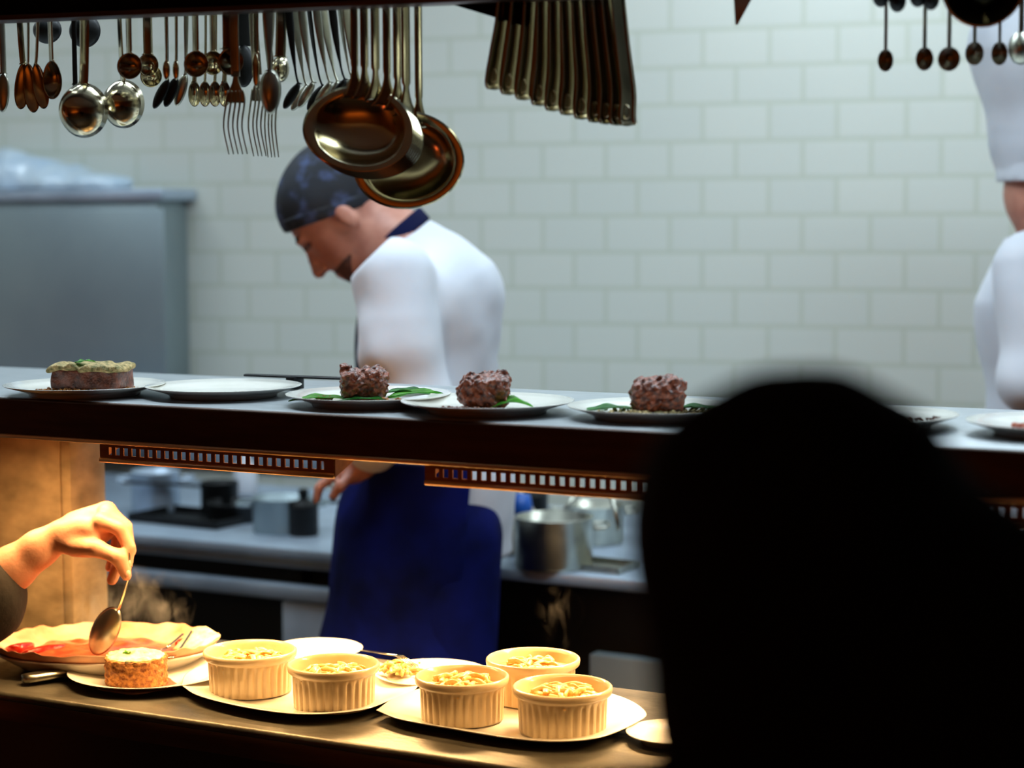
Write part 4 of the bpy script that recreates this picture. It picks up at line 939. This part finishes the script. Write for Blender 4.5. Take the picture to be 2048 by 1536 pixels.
# --- silhouetted person in the foreground
base,m=Pframe(.95)(1650); s3=.95/F_PX
t=thing('person','black silhouette of a person seen from behind, close to the camera','person',base,YAW)
B=SDF(); B.ell(m(1610,1075,0),(.072,.078,.076)); B.ell(m(1690,1230,.03),(.065,.07,.075),k=.03)
for sg,px_ in((-1,1325),(1,1925)): B.ell(m(px_,1180,0),(.010,.016,.03),k=.005)
B.cap(m(1680,1300,0),m(1700,1560,-.01),.06,.062,k=.03)
zs=m(0,1640)[2]; bx0=m(1700,1500)[0]
B.cap((bx0-.16,0,zs-.05),(bx0+.16,0,zs-.05),.062,.062,k=.05); B.ell((bx0,0,zs-.25),(.18,.11,.26),k=.06); B.ell((bx0,0,zs-.50),(.17,.12,.16),k=.05)
for sg in(-1,1):
    B.chain([(bx0+sg*.18,0,zs-.06),(bx0+sg*.22,.0,zs-.33),(bx0+sg*.20,.14,zs-.48)],[.052,.042,.032],k=.03); B.ell((bx0+sg*.20,.19,zs-.49),(.04,.05,.022),k=.015)
    B.chain([(bx0+sg*.09,0,zs-.56),(bx0+sg*.1,.02,.42),(bx0+sg*.1,0,.08)],[.085,.055,.04],k=.04); B.cap((bx0+sg*.1,0,.04),(bx0+sg*.1,.13,.035),.04,.034,k=.02)
sobj('body',B,.006,'skinb',t)
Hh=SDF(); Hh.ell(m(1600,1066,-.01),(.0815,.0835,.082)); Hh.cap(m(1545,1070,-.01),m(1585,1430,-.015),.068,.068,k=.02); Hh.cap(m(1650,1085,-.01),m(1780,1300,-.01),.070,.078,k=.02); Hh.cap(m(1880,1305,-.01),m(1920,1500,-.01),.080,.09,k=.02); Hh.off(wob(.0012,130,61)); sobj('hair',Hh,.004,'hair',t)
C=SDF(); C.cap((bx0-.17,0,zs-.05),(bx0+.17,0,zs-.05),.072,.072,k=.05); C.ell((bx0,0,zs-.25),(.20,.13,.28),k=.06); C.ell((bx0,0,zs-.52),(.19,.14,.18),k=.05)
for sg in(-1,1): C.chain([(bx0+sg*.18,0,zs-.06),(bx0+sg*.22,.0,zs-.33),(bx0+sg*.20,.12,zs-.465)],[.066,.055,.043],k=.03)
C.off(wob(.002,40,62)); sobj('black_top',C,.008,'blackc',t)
T_=SDF()
for sg in(-1,1): T_.chain([(bx0+sg*.09,0,zs-.60),(bx0+sg*.1,.02,.42),(bx0+sg*.1,0,.1)],[.105,.07,.055],k=.04)
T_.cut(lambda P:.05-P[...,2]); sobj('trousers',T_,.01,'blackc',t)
# --- cook's arm from the left, holding a serving spoon
DH=2.93
base,m=Pframe(DH)(-330)
t=thing('person','cook reaching in from the left edge, hand over the steaming dish, dark sleeve','person',base,YAW)
B=SDF()
B.chain([m(-150,1235,-.02),m(25,1137,0),m(78,1098,0),m(118,1072,0)],[.048,.034,.028,.0235],k=.01)
# palm
B.ell(m(150,1062,.0),(.026,.030,.021),(0,.35,0),k=.014); B.ell(m(186,1055,.0),(.034,.034,.024),(0,.30,0),k=.014)
B.cap(m(145,1045,.012),m(200,1024,.014),.014,.0125,k=.012)
B.cap(m(140,1085,-.015),m(190,1092,-.022),.015,.014,k=.014)
sp=.0178
# fingers: index nearest camera side; joints in px with depth offsets
fing=[ [m(208,1038,-.022),m(247,1050,-.030),m(266,1088,-.030),m(262,1125,-.026)],
       [m(214,1024,-.004),m(252,1052,-.008),m(262,1098,-.012),m(250,1132,-.014)],
       [m(210,1022,.014),m(243,1052,.012),m(246,1102,.006),m(224,1160,.000)],
       [m(198,1030,.030),m(226,1058,.030),m(226,1100,.024),m(214,1140,.018)] ]
frs=[[.0125,.0108,.0095,.0078],[.0125,.0108,.0098,.008],[.012,.0102,.0092,.0085],[.0105,.0092,.0082,.007]]
for P_,r_ in zip(fing,frs): B.chain(P_,r_,k=.0035)
for P_ in fing: B.ell(P_[0],(.013,.012,.012),k=.006)
B.chain([m(158,1088,-.022),m(205,1088,-.040),m(248,1104,-.044),m(262,1142,-.036)],[.0155,.0125,.0110,.0085],k=.007)
# elbow, upper arm, trunk, head (outside the frame)
B.cap(m(-150,1235,-.02),m(-330,950,-.25),.048,.058,k=.03)
bxc=m(-520,900,-.34); B.ell((bxc[0],bxc[1],1.22),(.17,.12,.24),k=.06); B.ell((bxc[0],bxc[1],.96),(.15,.12,.14),k=.05); B.cap((bxc[0]-.16,bxc[1],1.4),(bxc[0]+.16,bxc[1],1.4),.06,.06,k=.05)
B.cap((bxc[0],bxc[1],1.42),(bxc[0],bxc[1]+.02,1.56),.055,.052,k=.03); B.ell((bxc[0],bxc[1]+.03,1.66),(.074,.092,.11),k=.02); B.ell((bxc[0],bxc[1]+.12,1.64),(.012,.016,.018),k=.01)
B.chain([(bxc[0]-.19,bxc[1],1.40),(bxc[0]-.24,bxc[1],1.12),(bxc[0]-.2,bxc[1]+.16,.98)],[.052,.042,.03],k=.03)
for sg in(-1,1): B.chain([(bxc[0]+sg*.09,bxc[1],.9),(bxc[0]+sg*.1,bxc[1],.5),(bxc[0]+sg*.1,bxc[1],.08)],[.085,.055,.04],k=.04); B.cap((bxc[0]+sg*.1,bxc[1],.04),(bxc[0]+sg*.1,bxc[1]+.13,.035),.04,.034,k=.02)
# coarse-grained whole figure is wasteful: clip the fine mesh to the arm, the rest joins at the elbow under the sleeve
sobj('body',B,.0042,'skin',t)
for (px_,py_,w_,ry) in [(266,1138,-.043,.2),(265,1118,-.036,.1)]:
    S=SDF(); S.ell(m(px_,py_,w_),(.0045,.0035,.0065),(0,ry,0)); sobj('fingernail',S,.0012,'nail',t)
C=SDF(); C.chain([m(-34,1196,-.01),m(-80,1220,-.02),m(-150,1240,-.02)],[.070,.072,.075],k=.02); C.cap(m(-150,1240,-.02),m(-330,950,-.25),.075,.085,k=.03); C.ell((bxc[0],bxc[1],1.22),(.19,.14,.26),k=.06); C.ell((bxc[0],bxc[1],.94),(.18,.14,.20),k=.05); C.cap((bxc[0]-.16,bxc[1],1.4),(bxc[0]+.16,bxc[1],1.4),.07,.07,k=.05)
C.chain([(bxc[0]-.19,bxc[1],1.40),(bxc[0]-.24,bxc[1],1.12),(bxc[0]-.2,bxc[1]+.14,.99)],[.066,.055,.043],k=.03)
C.off(wob(.0022,60,71)); sobj('dark_sleeve_shirt',C,.007,'brownc',t)
S=SDF(); S.ell((bxc[0],bxc[1]+.01,1.68),(.082,.09,.105)); S.cut(lambda P:(P[...,1]-bxc[1]-.06)-(P[...,2]-1.68)); sobj('hair',S,.006,'hair',t)
T_=SDF()
for sg in(-1,1): T_.chain([(bxc[0]+sg*.09,bxc[1],.85),(bxc[0]+sg*.1,bxc[1],.5),(bxc[0]+sg*.1,bxc[1],.1)],[.11,.08,.06],k=.04)
T_.cut(lambda P:.05-P[...,2]); sobj('trousers',T_,.01,'blackc',t)
# spoon in hand
a=PD(259,1118,DH-.036); b=PD(259,1150,DH-.030); c=PD(236,1222,DH-.03); d=PD(212,1290,DH-.02)
t=thing('serving_spoon','broad steel serving spoon held by the hand over the steaming dish','spoon',a)
obj('handle',sweep([tuple(q-a) for q in curve_pts([PD(262,1092,DH-.034),a,b,c],5)],.007,.002,(F0+R0*.4).normalized()),'steel',t,smooth='all')
cc=PD(210,1262,DH-.024); bm=bowl(58*DH/F_PX,112*DH/F_PX,.008,-1,2,.0)
bmesh.ops.transform(bm,matrix=Matrix.Rotation(YAW-.25,4,'Z')@Matrix.Rotation(.50,4,'Y'),verts=bm.verts); o=obj('bowl',bm,'steel_dull',t,smooth='all'); o.location=cc-a
# ------------------------------------------------------------------ steam
def steam(label,px,py,dep,rx,rz,dens,seed):
    c=PD(px,py,dep); bm=bmesh.new(); bmesh.ops.create_icosphere(bm,subdivisions=3,radius=1)
    for v in bm.verts: v.co=Vector((v.co.x*rx,v.co.y*rx*.5,v.co.z*rz))
    mt=bpy.data.materials.new('steam_vapour'); mt.use_nodes=True; nt=mt.node_tree; nt.nodes.clear()
    out=nt.nodes.new('ShaderNodeOutputMaterial'); vs=nt.nodes.new('ShaderNodeVolumePrincipled'); nt.links.new(vs.outputs[0],out.inputs['Volume'])
    vs.inputs['Color'].default_value=(.95,.95,.95,1); vs.inputs['Anisotropy'].default_value=.3
    tc=nt.nodes.new('ShaderNodeTexCoord'); mp=nt.nodes.new('ShaderNodeMapping'); mp.inputs['Scale'].default_value=(1,1,.55); mp.inputs['Location'].default_value=(seed,0,0)
    n=nt.nodes.new('ShaderNodeTexNoise'); n.inputs['Scale'].default_value=26; n.inputs['Detail'].default_value=3; n.inputs['Distortion'].default_value=1.2
    nt.links.new(tc.outputs['Object'],mp.inputs[0]); nt.links.new(mp.outputs[0],n.inputs['Vector'])
    r=nt.nodes.new('ShaderNodeMapRange'); r.inputs[1].default_value=.52; r.inputs[2].default_value=.74; r.inputs[3].default_value=0; r.inputs[4].default_value=dens; nt.links.new(n.outputs['Fac'],r.inputs[0])
    vm=nt.nodes.new('ShaderNodeVectorMath'); vm.operation='DIVIDE'; vm.inputs[1].default_value=(rx,rx*.5,rz); nt.links.new(tc.outputs['Object'],vm.inputs[0])
    ln=nt.nodes.new('ShaderNodeVectorMath'); ln.operation='LENGTH'; nt.links.new(vm.outputs[0],ln.inputs[0])
    f=nt.nodes.new('ShaderNodeMapRange'); f.inputs[1].default_value=1; f.inputs[2].default_value=.3; f.inputs[3].default_value=0; f.inputs[4].default_value=1; nt.links.new(ln.outputs['Value'],f.inputs[0])
    mu=nt.nodes.new('ShaderNodeMath'); mu.operation='MULTIPLY'; nt.links.new(r.outputs[0],mu.inputs[0]); nt.links.new(f.outputs[0],mu.inputs[1]); nt.links.new(mu.outputs[0],vs.inputs['Density'])
    o=obj('steam',bm,mt,smooth='all'); o.location=c; o.rotation_euler=(0,0,YAW); tag(o,label,'steam',None,'stuff')
steam('wisps of steam rising from the red sauce dish',255,1215,3.0,.11,.07,26,1)
steam('faint steam above the brightly lit back ramekin',1120,1235,2.75,.04,.05,3.5,5)
